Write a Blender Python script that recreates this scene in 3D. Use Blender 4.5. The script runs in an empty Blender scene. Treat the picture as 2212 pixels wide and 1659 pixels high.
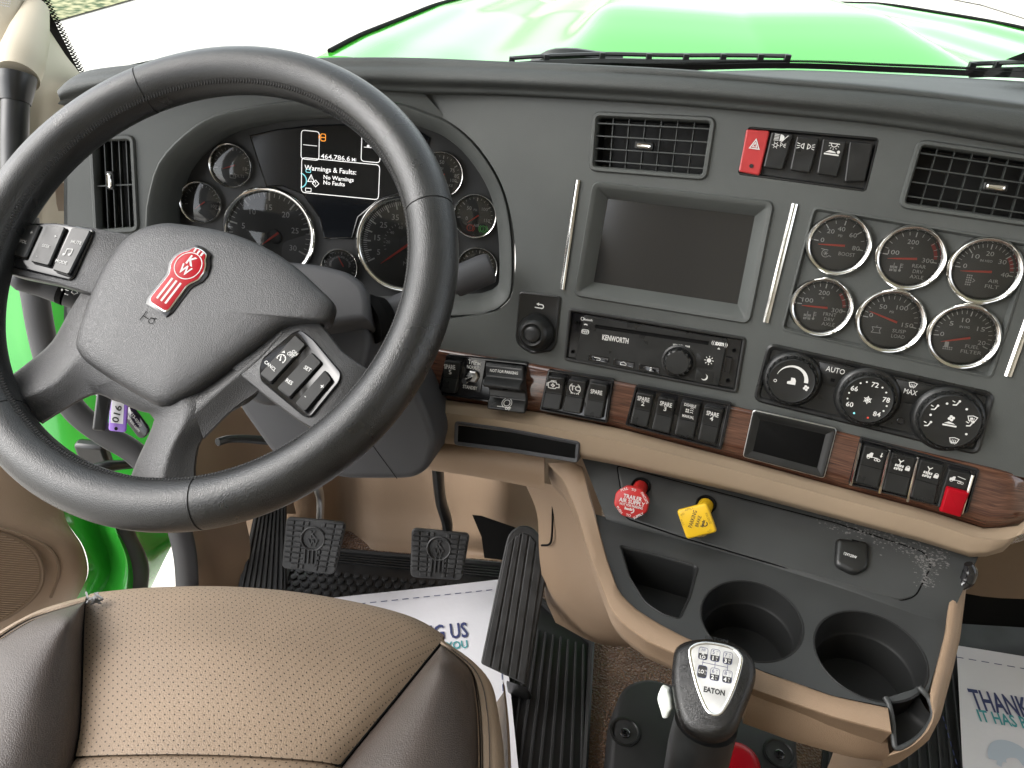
import bpy, bmesh, math, random
import numpy as np
from mathutils import Vector
from mathutils.geometry import tessellate_polygon
random.seed(7)
S = bpy.context.scene
COL = S.collection
rad = math.radians
# ------------------------------------------------------------------ camera
FPX, CX, CY = 1660.0, 1106.0, 829.5          # focal length and centre in a 2212 x 1659 picture
PITCH, ROLL = rad(37), rad(5)
CAM = np.array([0.0, 0.0, 1.15])              # cab floor is z = 0, Y forward, X to the passenger side
FW = np.array([0, math.cos(PITCH), -math.sin(PITCH)])
U0 = np.array([0, math.sin(PITCH), math.cos(PITCH)])
X0 = np.array([1.0, 0, 0])
RT = math.cos(ROLL) * X0 + math.sin(ROLL) * U0
UP = -math.sin(ROLL) * X0 + math.cos(ROLL) * U0
cd = bpy.data.cameras.new('camera')
cd.sensor_width = 36; cd.lens = 36 * FPX / 2212; cd.clip_start = 0.02; cd.clip_end = 500
co = bpy.data.objects.new('camera', cd); COL.objects.link(co)
m = np.eye(4); m[:3, 0] = RT; m[:3, 1] = UP; m[:3, 2] = -FW; m[:3, 3] = CAM
from mathutils import Matrix
co.matrix_world = Matrix(m.tolist()); S.camera = co
# ------------------------------------------------------------------ world, sun, exposure
W = bpy.data.worlds.new('World'); S.world = W; W.use_nodes = True
wt = W.node_tree; bg = wt.nodes['Background']
sky = wt.nodes.new('ShaderNodeTexSky'); sky.sky_type = 'NISHITA'; sky.sun_disc = False
SUN_EL, SUN_AZ = 40, 262
sky.sun_elevation = rad(SUN_EL); sky.sun_rotation = rad(SUN_AZ)
sky.air_density = 1.0; sky.dust_density = 2.0; sky.ozone_density = 0.6
hs = wt.nodes.new('ShaderNodeHueSaturation'); hs.inputs['Saturation'].default_value = .22       # bright white overcast
wt.links.new(sky.outputs[0], hs.inputs['Color']); wt.links.new(hs.outputs[0], bg.inputs[0]); bg.inputs[1].default_value = 0.15
sl = bpy.data.lights.new('sun', 'SUN'); sl.energy = 0.5; sl.angle = rad(50); sl.color = (1, .96, .9)
so = bpy.data.objects.new('sun', sl); COL.objects.link(so)
az, el = rad(SUN_AZ), rad(SUN_EL)
sd = Vector((math.sin(az) * math.cos(el), math.cos(az) * math.cos(el), math.sin(el)))
so.rotation_euler = sd.to_track_quat('Z', 'Y').to_euler(); so.location = (0, -3, 8)
S.view_settings.view_transform = 'Standard'; S.view_settings.look = 'None'
S.view_settings.exposure = 2.05; S.view_settings.gamma = 1; S.view_settings.use_curve_mapping = False
S.render.engine = 'CYCLES'
S.cycles.use_denoising = True
S.cycles.max_bounces = 10; S.cycles.diffuse_bounces = 5; S.cycles.glossy_bounces = 4
S.cycles.transparent_max_bounces = 12; S.cycles.caustics_reflective = False; S.cycles.caustics_refractive = False
S.cycles.sample_clamp_indirect = 6
def portal(name, loc, look, sx, sy):
    """sky portals: give off no light, they only tell the sampler where the cab's openings are"""
    l = bpy.data.lights.new(name, 'AREA'); l.shape = 'RECTANGLE'; l.size = sx; l.size_y = sy
    l.cycles.is_portal = True
    o = bpy.data.objects.new(name, l); COL.objects.link(o); o.location = loc
    o.rotation_euler = (Vector(loc) - Vector(look)).to_track_quat('Z', 'Y').to_euler()
portal('windshield_portal', (.35, 1.12, 1.34), (.35, .2, .8), 2.1, 1.2)
portal('door_portal', (-.80, .25, .95), (.4, .25, .75), 1.15, 1.7)
portal('roof_gap_portal', (-.22, -.02, 1.84), (-.22, -.02, 0), .80, .40)  # over the gap added in the roof
portal('window_portal', (1.50, .15, 1.33), (.4, .15, 1.1), 1.0, .75)

# ------------------------------------------------------------------ picture <-> place
def ray(u, v): return (u - CX) / FPX * RT - (v - CY) / FPX * UP + FW
def P(u, v, d): return CAM + d * ray(u, v)
def unit(a):
    a = np.asarray(a, float); return a / np.linalg.norm(a)
class Plane:
    def __init__(s, p, n): s.p = np.asarray(p, float); s.n = unit(n)
    def at(s, u, v, off=0.0):
        d = ray(u, v); t = ((s.p + s.n * off - CAM) @ s.n) / (d @ s.n); return CAM + t * d
    def dep(s, u, v): return float((s.at(u, v) - CAM) @ FW)
def plane3(a, b, c):
    n = unit(np.cross(b - a, c - a))
    if n @ (CAM - a) < 0: n = -n
    return Plane(a, n)
class Fr:
    """a drawing board on a plane: local units are picture pixels at its origin (about half a millimetre)"""
    def __init__(s, pl, u, v, d=None, uv2=None, k=None):
        s.pl = pl; s.o = pl.at(u, v); s.n = pl.n
        if uv2 is not None: d = pl.at(*uv2) - s.o
        s.x = unit(d - (d @ s.n) * s.n); s.y = np.cross(s.n, s.x)
        s.k = (k or float((s.o - CAM) @ FW) / FPX)
    def w(s, x, y, z=0): return s.o + s.k * (x * s.x + y * s.y + z * s.n)
    def loc(s, u, v, z=0):
        q = s.pl.at(u, v, z * s.k) - s.o; return (float(q @ s.x) / s.k, float(q @ s.y) / s.k)
    def px(s, pts, z=0): return [s.loc(u, v, z) for u, v in pts]
    def sub(s, x, y, ang=0, z=0):
        f = Fr.__new__(Fr); f.pl = Plane(s.w(x, y, z), s.n); f.o = s.w(x, y, z); f.n = s.n; f.k = s.k
        c, q = math.cos(ang), math.sin(ang)
        f.x = c * s.x + q * s.y; f.y = -q * s.x + c * s.y; return f
# ------------------------------------------------------------------ 2D outlines
def area2(p): return sum(p[i - 1][0] * p[i][1] - p[i][0] * p[i - 1][1] for i in range(len(p))) / 2
class Rp(list):
    raw = None
def ccw(p):
    if area2(p) > 0: return p if isinstance(p, Rp) else list(p)
    if isinstance(p, Rp): return rounded(list(p.raw)[::-1], list(p.r)[::-1] if isinstance(p.r, (list, tuple)) else p.r, p.n)
    return list(p)[::-1]
def rounded(pts, r, n=5):
    out = Rp(); out.raw, out.r, out.n = list(pts), r, n; N = len(pts)
    for i in range(N):
        a, b, c = np.array(pts[i - 1], float), np.array(pts[i], float), np.array(pts[(i + 1) % N], float)
        rr = r[i] if isinstance(r, (list, tuple)) else r
        l1, l2 = np.linalg.norm(a - b), np.linalg.norm(c - b)
        d = min(rr, l1 * .48, l2 * .48)
        d = max(d, .01)
        p0, p1 = b + (a - b) / l1 * d, b + (c - b) / l2 * d
        for t in np.linspace(0, 1, n):
            q = (1 - t) ** 2 * p0 + 2 * t * (1 - t) * b + t * t * p1; out.append(tuple(q))
    return out
def inset(pts, d):
    if abs(d) < 1e-9: return pts
    if isinstance(pts, Rp):
        s = 1 if area2(pts) > 0 else -1
        rs = [max(q - d * s, .4) for q in pts.r] if isinstance(pts.r, (list, tuple)) else max(pts.r - d * s, .4)
        return rounded(inset(pts.raw, d), rs, pts.n)
    p = np.array(pts); N = len(p); out = []
    for i in range(N):
        a, b, c = p[i - 1], p[i], p[(i + 1) % N]
        e1, e2 = b - a, c - b
        e1 = e1 / (np.linalg.norm(e1) + 1e-12); e2 = e2 / (np.linalg.norm(e2) + 1e-12)
        n1, n2 = np.array([-e1[1], e1[0]]), np.array([-e2[1], e2[0]])
        nn = n1 + n2; q = 1 + n1 @ n2
        out.append(tuple(b + nn * d / max(q, .35)))
    return out
def circ(r, n=32, cx=0, cy=0): return [(cx + r * math.cos(2 * math.pi * i / n), cy + r * math.sin(2 * math.pi * i / n)) for i in range(n)]
def spline(pts, n=6, closed=False):
    p = [np.array(q, float) for q in pts]; out = []; N = len(p)
    rng = N if closed else N - 1
    for i in range(rng):
        if closed: a, b, c, d = p[i - 1], p[i], p[(i + 1) % N], p[(i + 2) % N]
        else: b, c = p[i], p[i + 1]; a = p[i - 1] if i else 2 * b - c; d = p[i + 2] if i + 2 < N else 2 * c - b
        for t in np.linspace(0, 1, n, endpoint=False):
            out.append(.5 * (2 * b + (c - a) * t + (2 * a - 5 * b + 4 * c - d) * t * t + (3 * b - a - 3 * c + d) * t ** 3))
    if not closed: out.append(p[-1])
    return out
def resample(pts, n):
    p = np.array(pts, float); s = np.r_[0, np.cumsum(np.linalg.norm(np.diff(p, axis=0), axis=1))]
    t = np.linspace(0, s[-1], n); return np.stack([np.interp(t, s, p[:, k]) for k in range(p.shape[1])], 1)
# ------------------------------------------------------------------ shapes: (verts, faces[, uvs])
def J(*vfs):
    V, F = [], []
    for vf in vfs:
        o = len(V); V += list(vf[0]); F += [tuple(i + o for i in f) for f in vf[1]]
    return V, F
def rings(R, cap0=False, cap1=True, closed=True):
    V, F = [], []; n = len(R[0])
    for r in R: V += list(r)
    for k in range(len(R) - 1):
        for i in range(n if closed else n - 1):
            j = (i + 1) % n; F.append((k * n + i, k * n + j, (k + 1) * n + j, (k + 1) * n + i))
    if cap0: F.append(tuple(range(n))[::-1])
    if cap1: F.append(tuple(range((len(R) - 1) * n, len(R) * n)))
    return V, F
def stack(fr, outline, levels, cap0=True, cap1=True):
    """outline swept through (inset, height) levels: a raised block, or a well when the heights go down"""
    o = ccw(outline)
    return rings([[fr.w(x, y, z) for x, y in inset(o, d)] for d, z in levels], cap0, cap1)
def dome(fr, outline, levels, cap0=True, c=None):
    o = ccw(outline); c = c or tuple(np.mean(o, axis=0))
    return rings([[fr.w(c[0] + (x - c[0]) * k, c[1] + (y - c[1]) * k, z) for x, y in o] for k, z in levels], cap0, True)
def lathe(fr, cx, cy, prof, n=40, cap0=False, cap1=False):
    return rings([[fr.w(cx + r * math.cos(2 * math.pi * i / n), cy + r * math.sin(2 * math.pi * i / n), z) for i in range(n)] for r, z in prof], cap0, cap1)
def tube(path, r, n=12, sm=5, caps=True, closed=False, sq=None):
    p = np.array(spline(path, sm, closed)) if sm > 1 else np.array(path, float)
    N = len(p); rr = np.interp(np.linspace(0, 1, N), np.linspace(0, 1, len(r)), r) if isinstance(r, (list, tuple)) else np.full(N, r)
    T = np.gradient(p, axis=0) if not closed else np.roll(p, -1, 0) - np.roll(p, 1, 0)
    T /= np.linalg.norm(T, axis=1)[:, None]
    a = np.array([0, 0, 1.]) if abs(T[0][2]) < .9 else np.array([1., 0, 0])
    s = unit(np.cross(T[0], a)); R = []
    for i in range(N):
        s = unit(s - (s @ T[i]) * T[i]); b = np.cross(T[i], s)
        k = sq or (1, 1)
        R.append([p[i] + rr[i] * (k[0] * s * math.cos(2 * math.pi * j / n) + k[1] * b * math.sin(2 * math.pi * j / n)) for j in range(n)])
    if closed: R.append(R[0])
    return rings(R, caps and not closed, caps and not closed)
def loft(rows, sm=(1, 1), closed=False):
    """surface through rows of points, with uv in metres"""
    rows = [np.array(r, float) for r in rows]
    if sm[1] > 1: rows = [np.array(spline(r, sm[1], closed)) for r in rows]
    if sm[0] > 1:
        cols = [spline([r[i] for r in rows], sm[0]) for i in range(len(rows[0]))]
        rows = [np.array([c[k] for c in cols]) for k in range(len(cols[0]))]
    n = len(rows[0]); V, F, uv = [], [], []
    vv = 0
    for k, r in enumerate(rows):
        if k: vv += float(np.mean(np.linalg.norm(r - rows[k - 1], axis=1)))
        uu = 0
        for i in range(n):
            if i: uu += float(np.linalg.norm(r[i] - r[i - 1]))
            V.append(r[i]); uv.append((uu, vv))
    for k in range(len(rows) - 1):
        for i in range(n if closed else n - 1):
            j = (i + 1) % n; F.append((k * n + i, k * n + j, (k + 1) * n + j, (k + 1) * n + i))
    return V, F, uv
def thick(vf, d):
    """give a sheet thickness along d (a vector)"""
    V, F = vf[0], vf[1]; n = len(V); d = np.array(d, float)
    from collections import Counter
    E = Counter()
    for f in F:
        for i in range(len(f)): E[tuple(sorted((f[i - 1], f[i])))] += 1
    W2 = [np.array(v) + d for v in V]
    G = list(F) + [tuple(i + n for i in f)[::-1] for f in F] + [(a, b, b + n, a + n) for (a, b), c in E.items() if c == 1]
    return list(V) + W2, G
def holed(fr, outer, holes, z=0):
    L = [ccw(outer)] + [ccw(h)[::-1] for h in holes]
    tri = tessellate_polygon([[Vector((x, y, 0)) for x, y in l] for l in L])
    V = [fr.w(x, y, z) for l in L for x, y in l]; return V, [tuple(t) for t in tri]
def box(c, sx, sy, sz, ax=None):
    c = np.array(c, float); ax = ax if ax is not None else np.eye(3)
    V = [c + ax[0] * sx * a / 2 + ax[1] * sy * b / 2 + ax[2] * sz * d / 2 for a in (-1, 1) for b in (-1, 1) for d in (-1, 1)]
    return V, [(0, 1, 3, 2), (4, 6, 7, 5), (0, 4, 5, 1), (2, 3, 7, 6), (0, 2, 6, 4), (1, 5, 7, 3)]
# ------------------------------------------------------------------ objects
ORG = {}
def mk(name, vf, mat, parent=None, smooth=38, label=None, cat=None, group=None, kind=None, bevel=0, seg=2, sub=0):
    V = np.array([np.asarray(v, float) for v in vf[0]])
    if parent is None:
        o3 = np.array([V[:, 0].mean(), V[:, 1].mean(), V[:, 2].min()])
    else: o3 = ORG[parent.name]
    me = bpy.data.meshes.new(name)
    me.from_pydata((V - o3).tolist(), [], [tuple(int(i) for i in f) for f in vf[1]])
    if len(vf) > 2:
        ul = me.uv_layers.new(name='UVMap')
        for l in me.loops: ul.data[l.index].uv = vf[2][l.vertex_index]
    bm = bmesh.new(); bm.from_mesh(me)
    bmesh.ops.recalc_face_normals(bm, faces=bm.faces); bm.to_mesh(me); bm.free()
    me.materials.append(M[mat] if isinstance(mat, str) else mat)
    if smooth:
        me.polygons.foreach_set('use_smooth', [True] * len(me.polygons)); me.set_sharp_from_angle(angle=rad(smooth))
    o = bpy.data.objects.new(name, me); COL.objects.link(o)
    ORG[o.name] = o3
    if parent is not None: o.parent = parent
    else: o.location = o3
    if bevel:
        b = o.modifiers.new('edge', 'BEVEL'); b.width = bevel; b.segments = seg; b.limit_method = 'ANGLE'; b.angle_limit = rad(32)
    if sub:
        b = o.modifiers.new('round', 'SUBSURF'); b.levels = sub; b.render_levels = sub
    tag(o, label, cat, group, kind); return o
def tag(o, label=None, cat=None, group=None, kind=None):
    if label: o['label'] = label
    if cat: o['category'] = cat
    if group: o['group'] = group
    if kind: o['kind'] = kind
def thing(name, label, cat, org, group=None, kind=None):
    o = bpy.data.objects.new(name, None); COL.objects.link(o); o.location = tuple(org); o.empty_display_size = .02
    ORG[o.name] = np.array(org, float); tag(o, label, cat, group, kind); return o
# ------------------------------------------------------------------ flat print: lettering and symbols
_tx = {}
def textmesh(s, bold):
    if (s, bold) in _tx: return _tx[(s, bold)]
    c = bpy.data.curves.new('lettering', 'FONT'); c.body = s; c.size = 1; c.resolution_u = 2
    c.align_x = 'CENTER'; c.offset = bold
    o = bpy.data.objects.new('lettering', c); me = o.to_mesh()
    V = [(v.co.x, v.co.y) for v in me.vertices]; F = [tuple(p.vertices) for p in me.polygons]
    o.to_mesh_clear(); bpy.data.objects.remove(o); bpy.data.curves.remove(c)
    _tx[(s, bold)] = (V, F); return V, F
class G:
    """flat marks on a board; every mark sits a hair above the one before it"""
    def __init__(s, fr, z=.6): s.fr = fr; s.z = z; s.V = []; s.F = []
    def add(s, V, F):
        o = len(s.V); s.V += [s.fr.w(x, y, s.z) for x, y in V]; s.F += [tuple(i + o for i in f) for f in F]; s.z += .012
    def poly(s, p): s.add(p, [tuple(range(len(p)))]); return s
    def disc(s, x, y, r, n=18): return s.poly(circ(r, n, x, y))
    def line(s, p, w, closed=False):
        p = [np.array(q, float) for q in p]; N = len(p); L, R = [], []
        for i in range(N):
            a = p[i - 1] if (i or closed) else None; c = p[(i + 1) % N] if (i < N - 1 or closed) else None
            d1 = unit(p[i] - a) if a is not None else None; d2 = unit(c - p[i]) if c is not None else None
            if d1 is None: d1 = d2
            if d2 is None: d2 = d1
            n1, n2 = np.array([-d1[1], d1[0]]), np.array([-d2[1], d2[0]]); nn = (n1 + n2) / max(1 + n1 @ n2, .4)
            L.append(tuple(p[i] + nn * w / 2)); R.append(tuple(p[i] - nn * w / 2))
        n = N; s.add(L + R, [(i, (i + 1) % n, n + (i + 1) % n, n + i) for i in range(n if closed else n - 1)]); return s
    def arc(s, x, y, r, a0, a1, w, n=20):
        return s.line([(x + r * math.cos(rad(a0 + (a1 - a0) * i / n)), y + r * math.sin(rad(a0 + (a1 - a0) * i / n))) for i in range(n + 1)], w)
    def ring(s, x, y, r, w, n=28): return s.line(circ(r, n, x, y), w, True)
    def rect(s, x, y, w, h, r=0): 
        p = [(x - w / 2, y - h / 2), (x + w / 2, y - h / 2), (x + w / 2, y + h / 2), (x - w / 2, y + h / 2)]
        return s.poly(rounded(p, r, 4) if r else p)
    def rrect(s, x, y, w, h, r, lw):
        p = [(x - w / 2, y - h / 2), (x + w / 2, y - h / 2), (x + w / 2, y + h / 2), (x - w / 2, y + h / 2)]
        return s.line(rounded(p, r, 4), lw, True)
    def text(s, t, x, y, h, rot=0, bold=.0, align=0, wid=None):
        """t centred on (x, y), capitals h tall"""
        V, F = textmesh(t, bold)
        if not V: return s
        k = h / .69; xs = [v[0] for v in V]; x0, x1 = min(xs), max(xs)
        kx = k if wid is None else wid / max(x1 - x0, 1e-6)
        mx = (x0 + x1) / 2 if align == 0 else (x0 if align < 0 else x1)
        c, q = math.cos(rad(rot)), math.sin(rad(rot)); out = []
        for vx, vy in V:
            a, b = (vx - mx) * kx, (vy - .345) * k; out.append((x + a * c - b * q, y + a * q + b * c))
        s.add(out, F); return s
    def done(s, name, mat, parent): return mk(name, (s.V, s.F), mat, parent, smooth=0) if s.V else None
# ------------------------------------------------------------------ materials
M = {}
def mat(name, col, rough=.5, metal=0, grain=None, var=None, coat=0, spec=.5, sheen=0, wear=None, emit=None):
    m = bpy.data.materials.new(name); m.use_nodes = True; t = m.node_tree; N, L = t.nodes, t.links
    b = N['Principled BSDF']; b.inputs['Base Color'].default_value = (*col, 1); b.inputs['Roughness'].default_value = rough
    b.inputs['Metallic'].default_value = metal; b.inputs['Specular IOR Level'].default_value = spec
    b.inputs['Coat Weight'].default_value = coat; b.inputs['Coat Roughness'].default_value = .06
    if sheen: b.inputs['Sheen Weight'].default_value = sheen
    tc = N.new('ShaderNodeTexCoord')
    if var:                                   # uneven colour and gloss
        n = N.new('ShaderNodeTexNoise'); n.inputs['Scale'].default_value = var[0]; n.inputs['Detail'].default_value = 6
        L.new(tc.outputs['Object'], n.inputs['Vector'])
        r = N.new('ShaderNodeMapRange'); r.inputs[1].default_value = .3; r.inputs[2].default_value = .7
        r.inputs[3].default_value = 1 - var[1]; r.inputs[4].default_value = 1 + var[1]; L.new(n.outputs[0], r.inputs[0])
        x = N.new('ShaderNodeMix'); x.data_type = 'RGBA'; x.blend_type = 'MULTIPLY'; x.inputs[0].default_value = 1
        x.inputs[6].default_value = (*col, 1); L.new(r.outputs[0], x.inputs[7]); L.new(x.outputs[2], b.inputs['Base Color'])
        r2 = N.new('ShaderNodeMapRange'); r2.inputs[1].default_value = .3; r2.inputs[2].default_value = .7
        r2.inputs[3].default_value = max(rough - var[1] * .35, .03); r2.inputs[4].default_value = min(rough + var[1] * .35, 1)
        L.new(n.outputs[0], r2.inputs[0]); L.new(r2.outputs[0], b.inputs['Roughness'])
    if grain:                                 # ('noise'|'leather'|'weave', scale per metre, strength, depth)
        kind, sc, st, dist = grain
        bp = N.new('ShaderNodeBump'); bp.inputs['Strength'].default_value = st; bp.inputs['Distance'].default_value = dist
        if kind == 'leather':
            v = N.new('ShaderNodeTexVoronoi'); v.feature = 'DISTANCE_TO_EDGE'; v.inputs['Scale'].default_value = sc
            n0 = N.new('ShaderNodeTexNoise'); n0.inputs['Scale'].default_value = sc * .6; n0.inputs['Detail'].default_value = 3
            L.new(tc.outputs['Object'], n0.inputs['Vector'])
            a = N.new('ShaderNodeVectorMath'); a.operation = 'SCALE'; a.inputs['Scale'].default_value = .9 / sc
            L.new(n0.outputs['Color'], a.inputs[0])
            ad = N.new('ShaderNodeVectorMath'); ad.operation = 'ADD'; L.new(tc.outputs['Object'], ad.inputs[0]); L.new(a.outputs[0], ad.inputs[1])
            L.new(ad.outputs[0], v.inputs['Vector'])
            mr = N.new('ShaderNodeMapRange'); mr.inputs[2].default_value = .22; L.new(v.outputs['Distance'], mr.inputs[0]); L.new(mr.outputs[0], bp.inputs['Height'])
        else:
            n = N.new('ShaderNodeTexNoise'); n.inputs['Scale'].default_value = sc; n.inputs['Detail'].default_value = 4; n.inputs['Roughness'].default_value = .6
            L.new(tc.outputs['Object'], n.inputs['Vector']); L.new(n.outputs[0], bp.inputs['Height'])
        L.new(bp.outputs[0], b.inputs['Normal'])
    if emit:
        b.inputs['Emission Color'].default_value = (*emit[0], 1); b.inputs['Emission Strength'].default_value = emit[1]
    M[name] = m; return m
mat('dash_black', (.063, .068, .065), .58, grain=('noise', 900, .35, .0006), var=(14, .10), spec=.4)
mat('dash_pad', (.043, .047, .045), .58, grain=('leather', 520, .35, .0005), var=(9, .10), spec=.4)
mat('column_grey', (.044, .045, .049), .55, grain=('noise', 800, .3, .0005), var=(11, .1), spec=.4)
mat('trim_black', (.008, .0085, .0085), .38, grain=('noise', 700, .15, .0003), var=(25, .2))
mat('gloss_black', (.010, .010, .011), .12, var=(30, .25))
mat('switch_black', (.014, .0145, .0145), .32, grain=('noise', 1200, .12, .0002), var=(40, .25), spec=.35)
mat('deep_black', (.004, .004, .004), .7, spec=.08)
mat('well_shade_black', (.012, .0125, .0125), .5, spec=.25)  # recess shade put into the colour, keeps wells and ducts dark
mat('gauge_face', (.038, .040, .039), .5)
mat('cluster_face', (.020, .021, .022), .5, var=(18, .12))
mat('screen_black', (.020, .020, .020), .12, spec=.6)
mat('lcd', (.006, .007, .009), .12, spec=.4)
mat('chrome', (.78, .78, .76), .10, 1, var=(35, .10))
mat('satin_metal', (.66, .66, .65), .40, 1, var=(60, .15))
mat('steel', (.45, .45, .44), .35, 1, var=(30, .2))
mat('white_print', (.60, .60, .585), .6)
mat('grey_print', (.42, .42, .41), .6)
mat('dim_print', (.16, .16, .16), .6)
mat('lcd_white', (.7, .7, .7), .5, emit=((1, .98, .95), .16))
mat('lcd_orange', (.8, .3, .02), .5, emit=((1, .33, .04), .2))
mat('lcd_blue', (.2, .55, .6), .5, emit=((.2, .75, .85), .10))
mat('tell_green', (.1, .4, .1), .5, emit=((.2, .8, .2), .03))
mat('tell_red', (.4, .05, .03), .5, emit=((.9, .1, .05), .02))
mat('needle_red', (.55, .06, .04), .4)
mat('zone_red', (.28, .03, .03), .5)
mat('gauge_print', (.52, .53, .52), .6)
mat('wheel_leather', (.012, .0125, .0125), .33, grain=('leather', 620, .30, .0004), var=(16, .30), spec=.55)
mat('wheel_plastic', (.027, .027, .028), .42, grain=('leather', 620, .38, .0004), var=(12, .14), spec=.55)
mat('stitch_black', (.02, .02, .02), .7)
mat('beige_plastic', (.250, .174, .114), .55, grain=('leather', 600, .3, .0004), var=(8, .06), spec=.4)
mat('beige_tweed', (.255, .192, .130), .8, grain=('noise', 1100, .6, .0006), var=(9, .06))
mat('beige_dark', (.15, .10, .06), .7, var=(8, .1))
mat('cream_trim', (.42, .37, .28), .6, grain=('noise', 500, .2, .0005), var=(5, .05))
mat('headliner', (.55, .50, .42), .9)
mat('seat_tan_plain', (.225, .165, .112), .58, grain=('leather', 380, .45, .0005), var=(10, .08))
mat('seat_brown', (.044, .033, .027), .44, grain=('leather', 520, .4, .0004), var=(11, .16), spec=.5)
mat('rubber', (.008, .008, .0085), .6, grain=('noise', 600, .2, .0003), var=(14, .3))
mat('pedal_rubber', (.022, .022, .0225), .55, var=(45, .4), grain=('noise', 500, .3, .0004))
mat('seal_rubber', (.045, .045, .047), .6, var=(12, .15))
mat('red_knob', (.42, .018, .018), .32, var=(30, .1))
mat('red_gloss', (.28, .003, .009), .35, spec=.15)
mat('hazard_red', (.36, .025, .026), .35, var=(30, .1))
mat('yellow_knob', (.68, .42, .012), .35, var=(30, .06))
mat('black_print', (.015, .015, .016), .6)
mat('navy_print', (.035, .045, .13), .7)
mat('teal_print', (.05, .28, .30), .7)
mat('blue_grey_print', (.42, .48, .56), .7)
mat('paper', (.64, .635, .67), .75, grain=('noise', 14, .25, .006), var=(7, .04))
mat('white_button', (.66, .70, .66), .35)
mat('purple_tag', (.26, .13, .55), .35)
mat('knob_black', (.005, .005, .005), .24, grain=('leather', 800, .4, .0003), var=(18, .25))
mat('green_paint', (.040, .34, .022), .12, coat=0, spec=.75, var=(3, .04))
mat('vent_grey', (.028, .032, .030), .5)
mat('door_green', (.035, .36, .035), .18, coat=.4, var=(3, .04))
mat('frit', (.003, .003, .003), .6, spec=.2)
mat('wiper', (.025, .026, .026), .45)
mat('green_fade', (.03, .2, .12), .4)
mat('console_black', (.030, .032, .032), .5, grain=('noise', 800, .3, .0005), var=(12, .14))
def nodes_of(name): t = M[name].node_tree; return t, t.nodes, t.links, t.nodes['Principled BSDF']
# carpet
mat('carpet', (.14, .07, .038), .95, sheen=.3)
t, N, L, b = nodes_of('carpet'); tc = N.new('ShaderNodeTexCoord')
v = N.new('ShaderNodeTexVoronoi'); v.inputs['Scale'].default_value = 260; L.new(tc.outputs['Object'], v.inputs['Vector'])
n = N.new('ShaderNodeTexNoise'); n.inputs['Scale'].default_value = 45; n.inputs['Detail'].default_value = 8; L.new(tc.outputs['Object'], n.inputs['Vector'])
mx = N.new('ShaderNodeMix'); mx.data_type = 'RGBA'; mx.inputs[6].default_value = (.065, .030, .016, 1); mx.inputs[7].default_value = (.21, .115, .065, 1)
L.new(n.outputs[0], mx.inputs[0]); L.new(mx.outputs[2], b.inputs['Base Color'])
bp = N.new('ShaderNodeBump'); bp.inputs['Distance'].default_value = .004; bp.inputs['Strength'].default_value = 1; L.new(v.outputs['Distance'], bp.inputs['Height']); L.new(bp.outputs[0], b.inputs['Normal'])
# wood trim: fine streaks along the band (uv u runs along it)
mat('wood', (.16, .05, .025), .16, coat=.7)
t, N, L, b = nodes_of('wood'); uv = N.new('ShaderNodeUVMap')
mp = N.new('ShaderNodeMapping'); mp.inputs['Scale'].default_value = (14, 240, 1); L.new(uv.outputs[0], mp.inputs[0])
n = N.new('ShaderNodeTexNoise'); n.inputs['Scale'].default_value = 1.6; n.inputs['Detail'].default_value = 9; n.inputs['Distortion'].default_value = 1.2; L.new(mp.outputs[0], n.inputs['Vector'])
mp2 = N.new('ShaderNodeMapping'); mp2.inputs['Scale'].default_value = (40, 700, 1); L.new(uv.outputs[0], mp2.inputs[0])
n2 = N.new('ShaderNodeTexNoise'); n2.inputs['Scale'].default_value = 1; n2.inputs['Detail'].default_value = 4; L.new(mp2.outputs[0], n2.inputs['Vector'])
ad = N.new('ShaderNodeMath'); ad.operation = 'MULTIPLY_ADD'; ad.inputs[1].default_value = .45; L.new(n2.outputs[0], ad.inputs[0]); L.new(n.outputs[0], ad.inputs[2])
cr = N.new('ShaderNodeValToRGB'); e = cr.color_ramp.elements
e[0].position = .45; e[0].color = (.034, .014, .010, 1); e[1].position = 1.0; e[1].color = (.145, .068, .040, 1)
k = e.new(.68); k.color = (.070, .029, .018, 1); k = e.new(.82); k.color = (.098, .043, .026, 1)
L.new(ad.outputs[0], cr.inputs[0]); L.new(cr.outputs[0], b.inputs['Base Color'])
# perforated tan leather: rows of punched holes in the uv of the seat
mat('seat_tan', (.225, .163, .110), .60, grain=('leather', 380, .4, .0005), var=(10, .08))
t, N, L, b = nodes_of('seat_tan'); uv = N.new('ShaderNodeUVMap'); sep = N.new('ShaderNodeSeparateXYZ'); L.new(uv.outputs[0], sep.inputs[0])
def mth(op, a, bb=None):
    q = N.new('ShaderNodeMath'); q.operation = op
    for i, s in enumerate((a, bb)):
        if s is None: continue
        if isinstance(s, (int, float)): q.inputs[i].default_value = s
        else: L.new(s, q.inputs[i])
    return q.outputs[0]
def holegrid(du, dv, off):
    x = mth('MULTIPLY', mth('SUBTRACT', mth('FRACT', mth('ADD', mth('DIVIDE', sep.outputs[0], du), off)), .5), du)
    y = mth('MULTIPLY', mth('SUBTRACT', mth('FRACT', mth('ADD', mth('DIVIDE', sep.outputs[1], dv), off)), .5), dv)
    return mth('SQRT', mth('ADD', mth('MULTIPLY', x, x), mth('MULTIPLY', y, y)))
hd = mth('MINIMUM', holegrid(.0088, .0078, 0.0), holegrid(.0088, .0078, .5))
hole = N.new('ShaderNodeMapRange'); hole.inputs[1].default_value = .0005; hole.inputs[2].default_value = .0010; L.new(hd, hole.inputs[0])
prev = b.inputs['Base Color'].links[0].from_socket
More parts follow.
